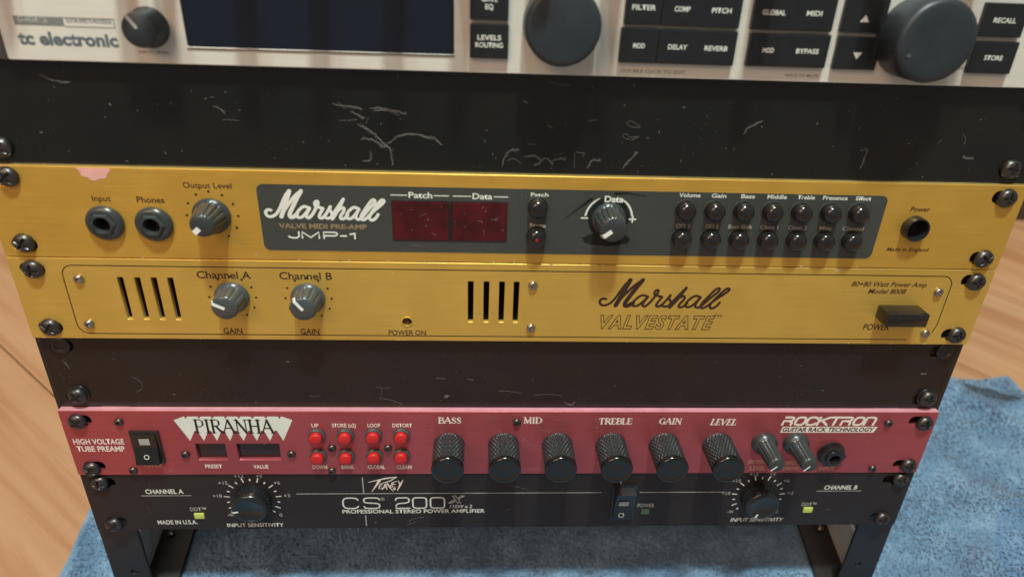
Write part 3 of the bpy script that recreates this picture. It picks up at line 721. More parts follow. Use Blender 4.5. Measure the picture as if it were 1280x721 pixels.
T(u, 'TM', (100.83,-73.31), (105.05,-73.50), (100.54,-71.66), 'dark_ink', shear=.2, bold=0)
T(u, '80+80 Watt Power Amp', (168.52,-54.46), (207.80,-54.64), (167.79,-51.76), shear=.2)
T(u, 'Model 8008', (178.20,-58.45), (198.08,-58.66), (177.43,-55.71), shear=.2)
sw = part('power_switch', MB().box(-10.6, 10.6, -10.5, .2, -3.6, 3.6, .5).mesh('sw', 30), 'btn_black', u, (PSW[0], 0, PSW[1]))
T(u, 'POWER', (181.41,-79.92), (195.51,-80.03), (180.40,-76.30), shear=.1)

# ---------------------------------------------------------------- red preamp
u = thing('red_preamp', 'red preamp with white tooth logo, eight red push buttons and knurled black knobs', 'preamp', (0, 0, -4*U))
ZR = -3*U
wz0, wz1 = (-151.49,-166.95)[1], (-149.84,-155.63)[1]
wins = [((-174.40,-160.93)[0]+.3, (-157.98,-160.95)[0]), ((-151.92,-160.96)[0], (-128.86,-161.00)[0])]
RJ = (185.17,-162.70)
unit_plate(u, ZR, 0, 'red', [rounded(a, b, wz0, wz1, .3, 2) for a, b in wins]+[circle(*RJ, 3.0)], th=4.2, bev=.3)
chassis(u, ZR, 200)
part('top_edge_highlight', MB().box(-240.9, 241, .2, 3.5, ZR-.22, ZR+.08).mesh('edge'), plain('painted pink edge highlight', (.60, .26, .30), .35, coat=.4), u, (0, 0, 0))  # lighter pink strip paints the highlight on the lit top face
for px in ((-232.17,-139.88), (-232.66,-172.67), (234.31,-140.74), (234.28,-171.60)): rack_screw(u, px)
for px in ((-210.96,-140.36), (-210.63,-173.97), (-180.30,-162.61), (-122.68,-162.43), (-100.13,-158.21), (-69.30,-158.25), (-101.53,-174.65), (1.98,-140.08), (213.17,-140.65), (213.24,-173.93)): small_screw(u, px, 0, True)
for (a, b) in wins: part('display_window', MB().box(a-1, b+1, 2.2, 3.0, wz0-1, wz1+1).mesh('w'), 'smoke_window', u, (0, 0, 0))
T(u, 'HIGH VOLTAGE', (-238.17,-155.55), (-211.43,-155.85), (-237.27,-151.98), 'cream_ink', bold=.22)
T(u, 'TUBE PREAMP', (-237.52,-160.55), (-212.11,-160.87), (-236.62,-156.93), 'cream_ink', bold=.22)
T(u, 'PRESET', (-171.18,-172.66), (-161.98,-172.69), (-170.75,-170.06), 'cream_ink', bold=.22); T(u, 'VALUE', (-144.88,-173.04), (-136.49,-173.07), (-144.52,-170.42), 'cream_ink', bold=.22)
# tooth logo
def tz(x, y): return (210+x/7.53, 512+y/7.53)
lx0_, lx1_ = (-182.32,-138.99)[0], (-119.63,-138.89)[0]; lzt, lzb = (-151.32,-136.80)[1], (-153.82,-153.40)[1]
def LX(x): return lx0_+(x-52)/(1170-52)*(lx1_-lx0_)
def LZ(y): return lzt-(y-60)/(290-60)*(lzt-lzb)
tips = [210, 340, 463, 585, 713, 838, 962, 1087]
poly = [(-182.42,-139.32), (-176.12,-153.39), (-172.65,-146.47), (-171.30,-146.47), (-168.75,-153.39), (-165.33,-146.47), (-163.98,-146.46), (-161.76,-153.40), (-158.39,-146.46), (-157.03,-146.46), (-154.81,-153.40), (-151.50,-146.46), (-150.14,-146.46), (-147.50,-153.41), (-144.25,-146.46), (-142.88,-146.46), (-140.35,-153.41), (-137.15,-146.45), (-135.79,-146.45), (-133.25,-153.41), (-130.10,-146.45), (-128.73,-146.45), (-126.07,-153.42), (-119.72,-139.23), (-125.36,-136.74), (-126.41,-138.45), (-127.23,-136.88), (-132.64,-136.89), (-133.74,-138.46), (-134.27,-136.89), (-139.66,-136.90), (-140.77,-138.47), (-141.56,-136.91), (-146.94,-136.92), (-148.07,-138.48), (-148.56,-136.92), (-153.93,-136.93), (-155.07,-138.50), (-155.55,-136.93), (-160.91,-136.94), (-162.06,-138.51), (-162.53,-136.94), (-167.88,-136.95), (-169.04,-138.52), (-169.49,-136.96), (-174.83,-136.97), (-176.00,-138.53), (-176.52,-136.83)]
bm = bmesh.new(); vs = [bm.verts.new((x*MM, 0, z*MM)) for x, z in poly]; bm.faces.new(vs); bmesh.ops.triangulate(bm, faces=bm.faces[:])
me = bpy.data.meshes.new('logo'); bm.to_mesh(me); bm.free()
part('tooth_logo', me, 'white_ink', u, (0, -.05, 0))
serif(u, 'PIRANHA', (-172.22,-147.84), (-130.38,-147.83), (-171.48,-139.09), 'black_ink', yf=-.02, k=.14, n=.07)
# rocker switch
s0, s1 = (-206.16,-147.08), (-192.47,-167.70)
rx, rz = (s0[0]+s1[0])/2-.2, (s0[1]+s1[1])/2
sw = part('power_switch', MB().box(-7.7, 7.7, -1.3, .1, -11.2, 11.2, .4).mesh('frame'), 'knob_dark', u, (rx, 0, rz))
rk_ = MB().prism_x([(-1.2, 9.6), (-2.0, 9.4), (-2.3, 1.2), (-4.6, -9.2), (-1.2, -9.6)], -6.2, 6.2).mesh('rocker')
part('rocker', rk_, 'btn_black', sw, (rx, 0, rz))
part('rocker_mark_and_glint', MB().rect(-2.6, 2.9, 3.0, 7.2).mesh('m'), 'grey_ink', sw, (rx, -2.42, rz))  # pale patch paints the light reflected in the upper rocker half
mb = MB(); mb.ribbon(circle(0, 0, 1.25, 16)+[(1.25, 0)], .4); o = part('rocker_mark_and_glint', mb.mesh('m'), 'white_ink', sw, (rx, -3.62, rz-4.4)); o.rotation_euler = (R(-12), 0, 0)
T(u, 'POWER', (-204.09,-171.69), (-194.61,-172.00), (-203.50,-168.82), 'orange_ink', bold=.2)
# push buttons
RB = MB().lathe([(3.5, 0), (3.5, -3.6), (3.35, -4.3), (2.9, -4.6), (.05, -4.7)], 28).mesh('button', 60)
RC = MB().lathe([(4.7, 0), (4.7, -1.5), (4.2, -2.0), (3.7, -2.0), (3.55, -1.4), (3.5, -.2)], 28, cap=False).mesh('collar', 40)
for px in ((-107.63,-149.53), (-92.09,-149.53), (-76.73,-149.25), (-61.41,-149.25), (-108.09,-163.60), (-92.64,-163.63), (-77.10,-163.38), (-61.97,-163.41)):
    b_ = part('push_button', RC, 'knob', u, (px[0], 0, px[1]))
    part('button_cap', RB, 'btn_red', b_, (px[0], 0, px[1]))
for s, x0, x1 in (('UP', 389.5, 398.5), ('STORE (x2)', 415, 445), ('LOOP', 459.5, 475.5), ('DISTORT', 490.5, 515)):
    pass
for s, a, b, c in (('UP', (-109.90,-144.03), (-106.03,-144.03), (-109.66,-141.58)), ('STORE (x2)', (-98.92,-144.02), (-85.96,-144.01), (-98.71,-141.57)), ('LOOP', (-79.68,-144.01), (-72.73,-144.00), (-79.52,-141.55)), ('DISTORT', (-66.21,-144.00), (-55.53,-143.99), (-66.10,-141.53)),
                   ('DOWN', (-112.13,-173.44), (-104.11,-173.47), (-111.88,-170.81)), ('BANK', (-96.07,-173.50), (-88.91,-173.52), (-95.86,-170.86)), ('GLOBAL', (-81.28,-173.55), (-71.62,-173.58), (-81.12,-170.91)), ('CLEAN', (-65.08,-173.60), (-56.73,-173.63), (-64.97,-170.95))):
    T(u, s, a, b, c, 'cream_ink', bold=.22)
for s, a, b, c, sl in (('BASS', (-41.05,-141.23), (-28.58,-141.21), (-41.00,-137.41), 0), ('MID', (5.78,-141.17), (15.75,-141.16), (5.62,-137.33), 0), ('TREBLE', (47.68,-141.68), (66.10,-141.66), (47.32,-137.81), 0), ('GAIN', (81.45,-141.64), (93.91,-141.63), (80.93,-137.76), .08), ('LEVEL', (110.61,-142.17), (125.02,-142.16), (109.95,-138.26), .22)):
    serif(u, s, a, b, c, 'cream_ink', sl, k=.24, n=.12)
KX = [(-35.74,-158.86)[0], (-4.77,-158.90)[0], (25.34,-158.94)[0], (56.39,-158.98)[0], (87.48,-159.02)[0], (118.84,-159.06)[0]]
KX = [-35.4, -4.8, 25.4, 55.8, 86.3, 117.2]
for i, x in enumerate(KX):
    k = part('knob', KNURL, 'knurl', u, (x, 0, -156.6)); k.rotation_euler = (0, .3*i, 0)
    c_ = part('knob_cap', KCAP, 'cap', k, (x, 0, -156.6))
# output and drive knobs
POINT = MB().lathe([(7.2, 0), (7.2, -1.8), (6.8, -3.2), (5.7, -4.0), (5.3, -4.8), (4.7, -17.5), (4.4, -19.0), (3.6, -19.8), (.05, -19.9)], 72,
                   lambda a, r, y, i: r*(1-.10*max(0, math.cos(a*9))**2) if 4 <= i <= 5 else r).mesh('knob', 45)
for px, ang in ((144.0, 225), (162.4, 228)):
    k = part('knob', POINT, 'knob_mid', u, (px, 0, -154.8))
    mb = MB(); a = R(ang); mb.ribbon([(4.1*math.cos(a), 4.1*math.sin(a)), (.3*math.cos(a), .3*math.sin(a))], .8, -20.05)
    part('pointer', mb.mesh('p'), 'pointer', k, (px, 0, -154.8))
T(u, 'OUTPUT', (137.82,-170.06), (148.83,-170.39), (137.29,-167.36), 'orange_ink', bold=.15); T(u, 'LEVEL', (139.79,-175.20), (148.94,-175.54), (139.19,-172.17), 'orange_ink', bold=.15)
T(u, 'INPUT', (159.22,-171.02), (167.19,-171.35), (158.62,-168.31), 'orange_ink', bold=.15); T(u, 'DRIVE', (159.44,-175.27), (168.65,-175.61), (158.84,-172.54), 'orange_ink', bold=.15)
T(u, 'INPUT', (181.13,-175.35), (190.41,-175.69), (180.46,-172.60), 'orange_ink', bold=.15)
j = part('jack_socket', JACK_RED, 'knob_dark', u, (RJ[0], 0, RJ[1]))
part('socket_hole', HOLE, 'void', j, (RJ[0], 2.5, RJ[1]))
# wide brand logo
z0, z1 = (179.09,-142.38)[1], (177.64,-136.65)[1]
xA, xB = (151.29,-142.41)[0], (206.16,-142.36)[0]
W_ = (xB-xA)/8.55; lay = []; x = xA+.6
for ch, wd in (('R', .86), ('O', .82), ('C', .82), ('K', .92), ('T', .8), ('R', .86), ('O', .82), ('N', .84)):
    lay.append((ch, x, x+wd*W_)); x += (wd+.21)*W_
wide_word(u, lay, z0+.2, z1-.3, 1.45, 'cream_ink', .24)
b0, b1 = (151.98,-147.69), (207.43,-143.49)
ink(u, MB().add([(b0[0], 0, b0[1]), (b1[0]-.9, 0, b0[1]), (b1[0]+.6, 0, b1[1]), (b0[0]+.6, 0, b1[1])], [(0, 1, 2, 3)]), 'cream_ink')
T(u, 'GUITAR RACK TECHNOLOGY', (b0[0]+1, b0[1]+.75), (b1[0]-1, b0[1]+.75), (0, b1[1]-.6), 'dark_ink', shear=.15, bold=.3, yf=-.04)

# ---------------------------------------------------------------- black stereo power amp (bottom)
u = thing('stereo_power_amplifier', 'black stereo power amplifier with two sensitivity knobs, lowest unit below the red preamp', 'amplifier', (0, 0, -5*U))
PY = .9
ZP = -4*U
unit_plate(u, ZP, PY, 'peavey', [], th=2.1, bev=.3, h=U-2.0 if 0 else U-1.6, slotdx=2.0)
chassis(u, ZP, 190)
rack_screw(u, (-230.56,-215.34), PY); rack_screw(u, (231.40,-214.74), PY); rack_screw(u, (-231.20,-183.49), PY); rack_screw(u, (233.47,-183.00), PY)
pm = 'white_ink'
def PT(s, a, b, c, mat='white_ink', **k): T(u, s, a, b, c, mat, yf=PY, **k)
PT('CHANNEL A', (-208.12,-192.33), (-187.01,-192.46), (-207.44,-189.02), bold=.2); PT('CHANNEL B', (188.73,-191.27), (209.01,-191.39), (187.94,-188.11), bold=.2, shear=.15)
zc = ((-200.21,-193.90)[1])
ink(u, MB().rect((-210.94,-194.14)[0], (-183.10,-194.31)[0], zc-.25, zc+.25), 'grey_ink', PY)
zc = (198.70,-192.60)[1]
ink(u, MB().rect((184.69,-192.84)[0], (212.43,-193.00)[0], zc-.25, zc+.25), 'grey_ink', PY)
PT('MADE IN U.S.A.', (-205.92,-215.98), (-183.29,-216.20), (-205.29,-212.80), bold=.15); PT('DDT™', (-185.57,-205.73), (-176.50,-205.80), (-185.07,-202.92), 'grey_ink', bold=.15); PT('DDT™', (178.03,-204.39), (187.03,-204.46), (177.42,-201.79), 'grey_ink', bold=.15)
PT('INPUT SENSITIVITY', (-166.40,-218.62), (-133.63,-218.62), (-165.95,-215.72), bold=.1); PT('INPUT SENSITIVITY', (136.06,-217.24), (169.10,-216.88), (135.51,-214.24), bold=.1, shear=.2)
for c_ in ((-180.95,-209.22), (182.48,-207.37)):
    part('ddt_led', MB().box(-2.9, 2.9, -1.1, .2, -2.0, 2.0, .6).mesh('led', 40), 'led_yellow', u, (c_[0], PY, c_[1]))
c_ = (82.31,-208.21); part('power_led', MB().box(-2.5, 2.5, -.3, .2, -2.1, 2.1, .12).mesh('led'), 'led_green', u, (c_[0], PY, c_[1]))
PT('POWER', (77.04,-204.93), (87.22,-204.68), (76.70,-202.03), 'grey_ink', bold=.15)
zc = (1.13,-193.00)[1]
mb = MB()
for a, b in (((-123.58,-192.85)[0], (54.15,-193.32)[0]), ((77.04,-192.83)[0], (128.71,-193.14)[0])): mb.rect(a, b, zc-.28, zc+.28)
xv = (-85.06,-197.42)[0]
mb.rect(xv-.3, xv+.3, zc+.28, (-84.44,-180.65)[1]); mb.rect(xv-.3, xv+.3, (-85.47,-218.44)[1], (-85.41,-210.04)[1])
xv = (65.01,-183.45)[0]; mb.rect(xv-.25, xv+.25, (65.35,-186.54)[1], (64.81,-181.61)[1])
ink(u, mb, 'grey_ink', PY, name='printed_line')
# model number
z0, z1 = (-64.53,-204.48)[1], (-64.20,-196.32)[1]
def Xp(a): return a
lay = [('C', (-97.51,-200.45)[0], (-88.74,-200.52)[0]), ('S', (-85.50,-200.54)[0], (-76.23,-200.61)[0]), ('2', (-66.94,-200.67)[0], (-59.02,-200.73)[0]), ('0', (-56.92,-200.75)[0], (-48.98,-200.80)[0]), ('0', (-46.64,-200.82)[0], (-38.44,-200.88)[0])]
wide_word(u, lay, z0, z1, .85, 'white_ink', 0, PY)
XP = [(0, 0), (.26, 0), (.5, .36), (.74, 0), (1, 0), (.63, .5), (1, 1), (.74, 1), (.5, .64), (.26, 1), (0, 1), (.37, .5), (0, 0)]
xa_, xb_ = (-35.86,-200.58), (-26.71,-195.01)
ink(u, MB().ribbon([(xa_[0]+a*(xb_[0]-xa_[0]-2.2)+b*2.2, xa_[1]+b*(xb_[1]-xa_[1])) for a, b in XP], .42, 0, .004), 'white_ink', PY, name='lettering')
PT('110W x 2', (-35.42,-204.70), (-22.20,-204.49), (-35.40,-202.17), bold=.1, shear=.25)
mb = MB(); c_ = (-74.42,-197.18); mb.ribbon(circle(c_[0], c_[1], 1.1, 12)+[(c_[0]+1.1, c_[1])], .3); mb.disc(c_[0], c_[1], .5, -.01); ink(u, mb, 'grey_ink', PY)
PT('PROFESSIONAL STEREO POWER AMPLIFIER', (-98.36,-208.33), (-14.56,-208.39), (-98.14,-205.48), bold=.15)
# zigzag brand mark
g = lambda x, y: (x, y)
BR = [([(262, 72), (400, 42), (490, 30)], [.3, 1.0, .4]), ([(490, 30), (430, 64), (352, 88)], [.5, .7, .3]), ([(352, 58), (322, 100), (284, 150)], [1.5, 1.0, .2]),
      ([(372, 92), (352, 92), (340, 124), (366, 124)], .5), ([(346, 108), (364, 108)], .4), ([(372, 128), (396, 88)], [.7, .5]), ([(396, 88), (406, 128)], [.9, .6]), ([(380, 114), (402, 114)], .35),
      ([(412, 84), (430, 112), (458, 148)], [1.0, .8, .2]), ([(432, 118), (452, 72)], [.6, .4]), ([(488, 66), (462, 70), (448, 112), (472, 110)], .5), ([(456, 90), (476, 88)], .4),
      ([(540, 52), (515, 92), (488, 142)], [.2, 1.2, .3]), ([(500, 58), (514, 92)], [.3, .8]), ([(462, 126), (470, 126)], [1.3, 1.3])]
X0, Zt0 = (-81.92,-191.27)[0], (-72.64,-180.41)[1]; X1, Zb0 = (-61.92,-191.38)[0], (-73.21,-191.63)[1]
mb = MB()
for i, (st, wd) in enumerate(BR):
    P = [(X0+(x-262)/(540-262)*(X1-X0), Zt0-(y-30)/(150-30)*(Zt0-Zb0)) for x, y in st]
    mb.ribbon(P, wd, -.006*i, .003)
part('lettering', mb.mesh('brandmark'), 'cream_ink', u, (0, PY-.08, 0))
# sensitivity knobs with scales
PKM = MB().lathe([(10.5, 0), (10.6, -1), (10.3, -6.8), (9.9, -8.2), (9.2, -8.9), (8.2, -9.0), (7.8, -8.6), (.05, -8.5)], 64).mesh('knob', 45)
def sens(cx, cz, ang):
    mb = MB()
    for k_ in range(-8, 9):
        a = R(90+k_*16.5)
        if k_ % 2: r0, r1, ww = 13.3, 16.2, .65
        else: r0, r1, ww = 14.0, 15.0, .8
        mb.ribbon([(cx+r0*math.cos(a), cz+r0*math.sin(a)), (cx+r1*math.cos(a), cz+r1*math.sin(a))], ww, 0)
    ink(u, mb, 'white_ink', PY, name='scale_mark')
    for s, k_ in (('+18', 5), ('+15', 3), ('+12', 1), ('+9', -1), ('+6', -3), ('+3', -5), ('0', -8), ('-∞', 8)):
        a = R(90+k_*16.5); w_ = 1.75*len(s)
        R1 = 18.8
        x, z = cx+(R1+w_*.25)*math.cos(a), cz+R1*math.sin(a)-1.1
        if abs(k_) == 1: z -= .7
        T(u, s, (x-w_/2, z), (x+w_/2, z), (0, z+2.5), 'grey_ink', yf=PY, bold=.15)
    k = part('knob', PKM, 'knob_dark', u, (cx, PY, cz))
    a = R(ang); c, s = math.cos(a), math.sin(a)
    V = []
    for r, y in ((10.65, -5.5), (10.3, -8.2), (8.8, -9.15), (6.0, -9.1)):
        V += [(r*c-s*.55, y, r*s+c*.55), (r*c+s*.55, y, r*s-c*.55)]
    part('pointer', MB().add(V, [(0, 1, 3, 2), (2, 3, 5, 4), (4, 5, 7, 6)]).mesh('p'), 'pointer', k, (cx, PY, cz))
PA = (-149.80,-199.15); PB = (149.92,-196.77)
sens(-148.6, -196.8, 190); sens(PB[0]-.6, -196.6, 248)
# power switch
s0 = (67.67,-199.09)
sw = part('power_switch', MB().box(-7.2, 7.2, -1.0, .1, -13.6, 13.6, .3).mesh('frame'), 'knob_dark', u, (s0[0]+.3, PY, s0[1]-1.5))
part('rocker', MB().prism_x([(-.8, 12.6), (-6.4, 11.0), (-3.0, 0), (-2.4, -11.6), (-.8, -12.0)], -5.6, 5.6).mesh('rocker'), 'btn_tc', sw, (s0[0]+.3, PY, s0[1]-1.5))
mb = MB(); mb.ribbon(circle(0, 0, 1.6, 16)+[(1.6, 0)], .38); part('rocker_mark_and_glint', mb.mesh('m'), 'white_ink', sw, (s0[0]-.6, PY-2.95, s0[1]-9.2))
o = part('rocker_mark_and_glint', MB().rect(-2.9, 2.9, -2.4, 2.4).mesh('m'), 'grey_ink', sw, (s0[0]-.4, PY-4.35, s0[1]+1.2)); o.rotation_euler = (R(17), 0, 0)

# ---------------------------------------------------------------- lint and hairs
def tube_path(mb, P, r, y=0, seg=4, lift=None):
    n = len(P); V = []
    for i, (x, z) in enumerate(P):
        a = P[max(0, i-1)]; b = P[min(n-1, i+1)]; dx, dz = b[0]-a[0], b[1]-a[1]; L = math.hypot(dx, dz) or 1
        nx, nz = -dz/L, dx/L; yy = y-(lift(i/n) if lift else .15)
        for k in range(seg):
            t = 2*math.pi*k/seg; V.append((x+nx*r*math.cos(t), yy+r*math.sin(t), z+nz*r*math.cos(t)))
    mb.add(V, [(i*seg+k, i*seg+(k+1) % seg, (i+1)*seg+(k+1) % seg, (i+1)*seg+k) for i in range(n-1) for k in range(seg)])
def lint(name, label, paths, ybase, nspeck, zr, seed, xr=(-212, 212)):
    rnd = random.Random(seed); mb = MB()
    for P, r in paths:
        P = catmull(P, 5)
        P = [(x+rnd.gauss(0, .12), z+rnd.gauss(0, .12)) for x, z in P]
        tube_path(mb, P, r*.3, ybase)
        if r > .13:
            for q_ in range(2): tube_path(mb, [(x+rnd.gauss(0, .45), z+rnd.gauss(0, .45)) for x, z in P[rnd.randrange(0, 3):]], .038, ybase)
    for _ in range(nspeck):
        x = rnd.uniform(*xr); z = zr[0]+(zr[1]-zr[0])*rnd.random()**1.6
        L = rnd.choice((.15, .2, .3, .4, .7)); a = rnd.uniform(0, math.pi); b = a+rnd.uniform(-1.2, 1.2)
        P = [(x, z), (x+L*math.cos(a), z+L*math.sin(a)), (x+L*math.cos(a)+L*math.cos(b), z+L*math.sin(a)+L*math.sin(b))]
        tube_path(mb, P, rnd.uniform(.05, .10), ybase)
    o = bpy.data.objects.new(name, mb.mesh('lint')); col.objects.link(o); o.data.materials.append(M['lint'])
    o.matrix_world = TW; o['label'] = label; o['category'] = 'lint'; o['kind'] = 'stuff'
H = [([(-84.41,30.00), (-80.43,28.74), (-75.66,28.52), (-72.30,27.58)], .16), ([(-76.84,26.44), (-73.52,24.80), (-70.85,23.48)], .2), ([(-82.30,22.50), (-74.01,22.70)], .13), ([(-69.08,24.21), (-70.66,21.04)], .13),
     ([(-74.13,20.96), (-70.10,18.95), (-66.10,15.85), (-62.78,12.35)], .24), ([(-73.19,14.26), (-68.29,14.38), (-63.52,11.61)], .16), ([(-68.16,28.03), (-62.66,28.17), (-57.21,26.93), (-53.10,25.99)], .2), ([(-66.84,27.03), (-60.64,27.19), (-56.23,25.57)], .14),
     ([(-62.82,11.63), (-58.45,14.60), (-55.56,16.46), (-51.32,17.27), (-45.02,16.35), (-40.11,15.03), (-37.66,12.56)], .15), ([(-56.28,16.08), (-48.52,16.98), (-42.22,15.34)], .12), ([(-64.93,11.58), (-60.73,10.95), (-59.87,6.61), (-59.69,2.93)], .19), ([(-62.74,13.07), (-60.09,9.52)], .2),
     ([(-204.79,38.41), (-200.46,36.59), (-193.56,35.80)], .2), ([(-135.38,27.36), (-132.23,26.08), (-130.76,24.75)], .14), ([(-132.31,21.28), (-129.54,21.70), (-125.21,21.11)], .12), ([(-73.14,4.48), (-69.56,4.93), (-68.98,8.59)], .16),
     ([(44.95,24.54), (47.02,25.30), (49.70,23.94), (51.31,22.55), (47.31,22.81), (44.99,24.18)], .12), ([(43.79,18.78), (45.51,19.54), (47.49,18.15), (51.42,18.60), (48.70,17.09), (45.40,17.37), (43.79,18.78)], .13),
     ([(99.03,20.44), (100.29,23.36), (103.29,24.87), (106.57,26.74)], .18), ([(8.98,41.53), (13.90,40.32), (18.77,40.12)], .13), ([(-9.93,3.25), (-8.63,8.47), (-6.90,10.71), (-2.95,11.17)], .14), ([(-7.84,6.27), (-4.97,7.08), (-1.26,4.93)], .12),
     ([(0.07,7.93), (4.40,8.39), (7.42,6.23), (4.62,3.93)], .16), ([(7.42,6.23), (10.26,7.41), (12.99,4.49)], .14), ([(12.51,6.35), (16.08,7.54), (19.02,7.23)], .14), ([(13.78,9.34), (18.09,10.17)], .13), ([(23.14,10.65), (27.17,10.37), (26.20,8.87)], .13),
     ([(22.80,10.28), (23.32,3.59)], .11), ([(29.56,3.72), (31.14,6.75), (35.13,7.21)], .14), ([(45.12,3.30), (48.02,7.12), (50.61,10.16), (51.21,11.28)], .16), ([(203.52,18.44), (203.88,20.68), (201.34,23.58)], .13), ([(204.98,13.20), (207.42,11.73), (210.36,12.18)], .14),
     ([(156.08,14.37), (158.51,15.17), (158.26,10.66), (157.62,6.07)], .2), ([(191.40,18.16), (192.17,20.41)], .12), ([(-1.36,33.14), (0.45,31.82)], .3), ([(10.09,22.63), (11.96,21.26)], .25), ([(28.43,25.20), (31.99,25.28)], .15), ([(1.25,13.81), (4.86,13.53)], .16)]
lint('lint', 'grey hairs and dust specks stuck on the glossy black blank panel above the gold units', H, 2.2, 80, (2, 43), 5)
H2 = [([(-71.59,-118.73), (-71.45,-123.92), (-72.49,-127.60), (-69.94,-127.59), (-64.89,-129.16), (-59.86,-131.80)], .12), ([(-74.60,-119.77), (-70.44,-120.79), (-66.18,-120.26)], .11), ([(-110.03,-126.14), (-106.24,-126.13), (-104.04,-125.08)], .1), ([(-41.91,-113.97), (-37.27,-114.46)], .12), ([(-25.40,-114.40), (-22.00,-115.41)], .14),
      ([(-38.69,-126.96), (-35.67,-125.89), (-36.95,-124.84)], .14), ([(-8.18,-122.11), (-1.27,-122.61), (3.96,-123.65)], .1), ([(10.54,-125.21), (17.87,-124.12), (26.22,-125.16)], .1), ([(27.83,-129.43), (31.50,-131.57), (33.54,-129.41)], .14), ([(-199.92,-114.26), (-196.52,-117.25), (-196.56,-121.31), (-200.36,-123.87)], .12), ([(224.32,-109.46), (227.66,-109.97)], .14), ([(-232.28,-104.60), (-230.52,-108.49)], .15)]
lint('lint', 'fine hairs and dust on the lower black blank panel just above the red preamp', H2, 3.6, 26, (-132, -92), 8)
H3 = [([(-60.21,-214.77), (-54.45,-212.24), (-50.65,-211.62)], .12), ([(-61.28,-218.02), (-55.49,-215.47)], .1), ([(-209.34,-201.50), (-208.36,-207.73)], .12), ([(-0.94,-186.81), (5.66,-188.69), (11.40,-191.20)], .1), ([(-2.67,-207.52), (0.59,-204.98)], .14)]
H4 = [([(-1.37,-173.52), (7.38,-173.85), (18.92,-174.18)], .12), ([(-17.46,-136.01), (-11.32,-136.55), (-6.00,-138.72)], .1), ([(86.77,-142.47), (89.39,-148.10)], .12), ([(5.05,-150.37), (11.17,-156.62), (14.45,-158.92)], .08), ([(15.11,-145.88), (21.88,-147.00)], .1), ([(21.38,-138.68), (31.22,-139.76)], .07), ([(103.47,-159.04), (105.52,-166.10)], .08), ([(-249.83,-148.18), (-243.18,-148.17)], .1)]
lint('lint', 'light scratches and hairs across the red preamp faceplate', H4, 0, 50, (-176, -135), 31, xr=(-225, 225))
HW = [([(-52.51,-17.56), (-51.02,-17.14)], .12), ([(-48.16,-20.65), (-44.78,-19.00)], .1), ([(-21.28,-21.76), (-18.25,-22.91)], .12), ([(-14.52,-21.24), (-11.49,-21.99)], .14), ([(-18.19,-26.96), (-17.40,-29.40)], .12), ([(-42.36,-28.60), (-40.13,-30.19)], .1), ([(-51.97,-34.91), (-47.05,-35.25)], .12)]
lint('lint', 'fine dust and hairs stuck on the two red display windows', HW, IY-.5, 14, (-28, -12), 15, xr=(-57, -6))
lint('lint', 'few dust specks on the black lowest amplifier faceplate', H3, PY, 18, (-220, -180), 11)
# chips and specks on the gold edges
rnd = random.Random(21); mb = MB()
for _ in range(46):
    x = rnd.uniform(-238, 238); z = rnd.choice((-.5, -44.0, -44.9, -88.2)); s_ = rnd.uniform(.15, .55)
    P = [(x+s_*rnd.uniform(.6, 2.6)*math.cos(2*math.pi*k/7), z+s_*rnd.uniform(.5, 1)*math.sin(2*math.pi*k/7)) for k in range(7)]
    mb.add([(a, -.03, b) for a, b in P], [tuple(range(7))])
for x, z, s_ in (((-105.89,-44.10)[0], (-105.89,-44.10)[1], .8), ((159.21,-45.84)[0], (159.21,-45.84)[1], 1.4), ((-61.74,-50.27)[0], (-61.74,-50.27)[1], .5), ((-125.82,-41.47)[0], (-125.82,-41.47)[1], .6)):
    P = [(x+s_*rnd.uniform(.9, 1.4)*math.cos(2*math.pi*k/7), z+s_*.5*rnd.uniform(.6, 1)*math.sin(2*math.pi*k/7)) for k in range(7)]
    mb.add([(a, -.04, b) for a, b in P], [tuple(range(7))])
o = bpy.data.objects.new('paint_chips', mb.mesh('chips')); col.objects.link(o); o.data.materials.append(plain('bare chipped metal', (.85, .72, .45), .35, .5))
o.matrix_world = TW; o['label'] = 'tiny bright chips and specks along the edges of the two gold faceplates'; o['category'] = 'paint chips'; o['kind'] = 'stuff'

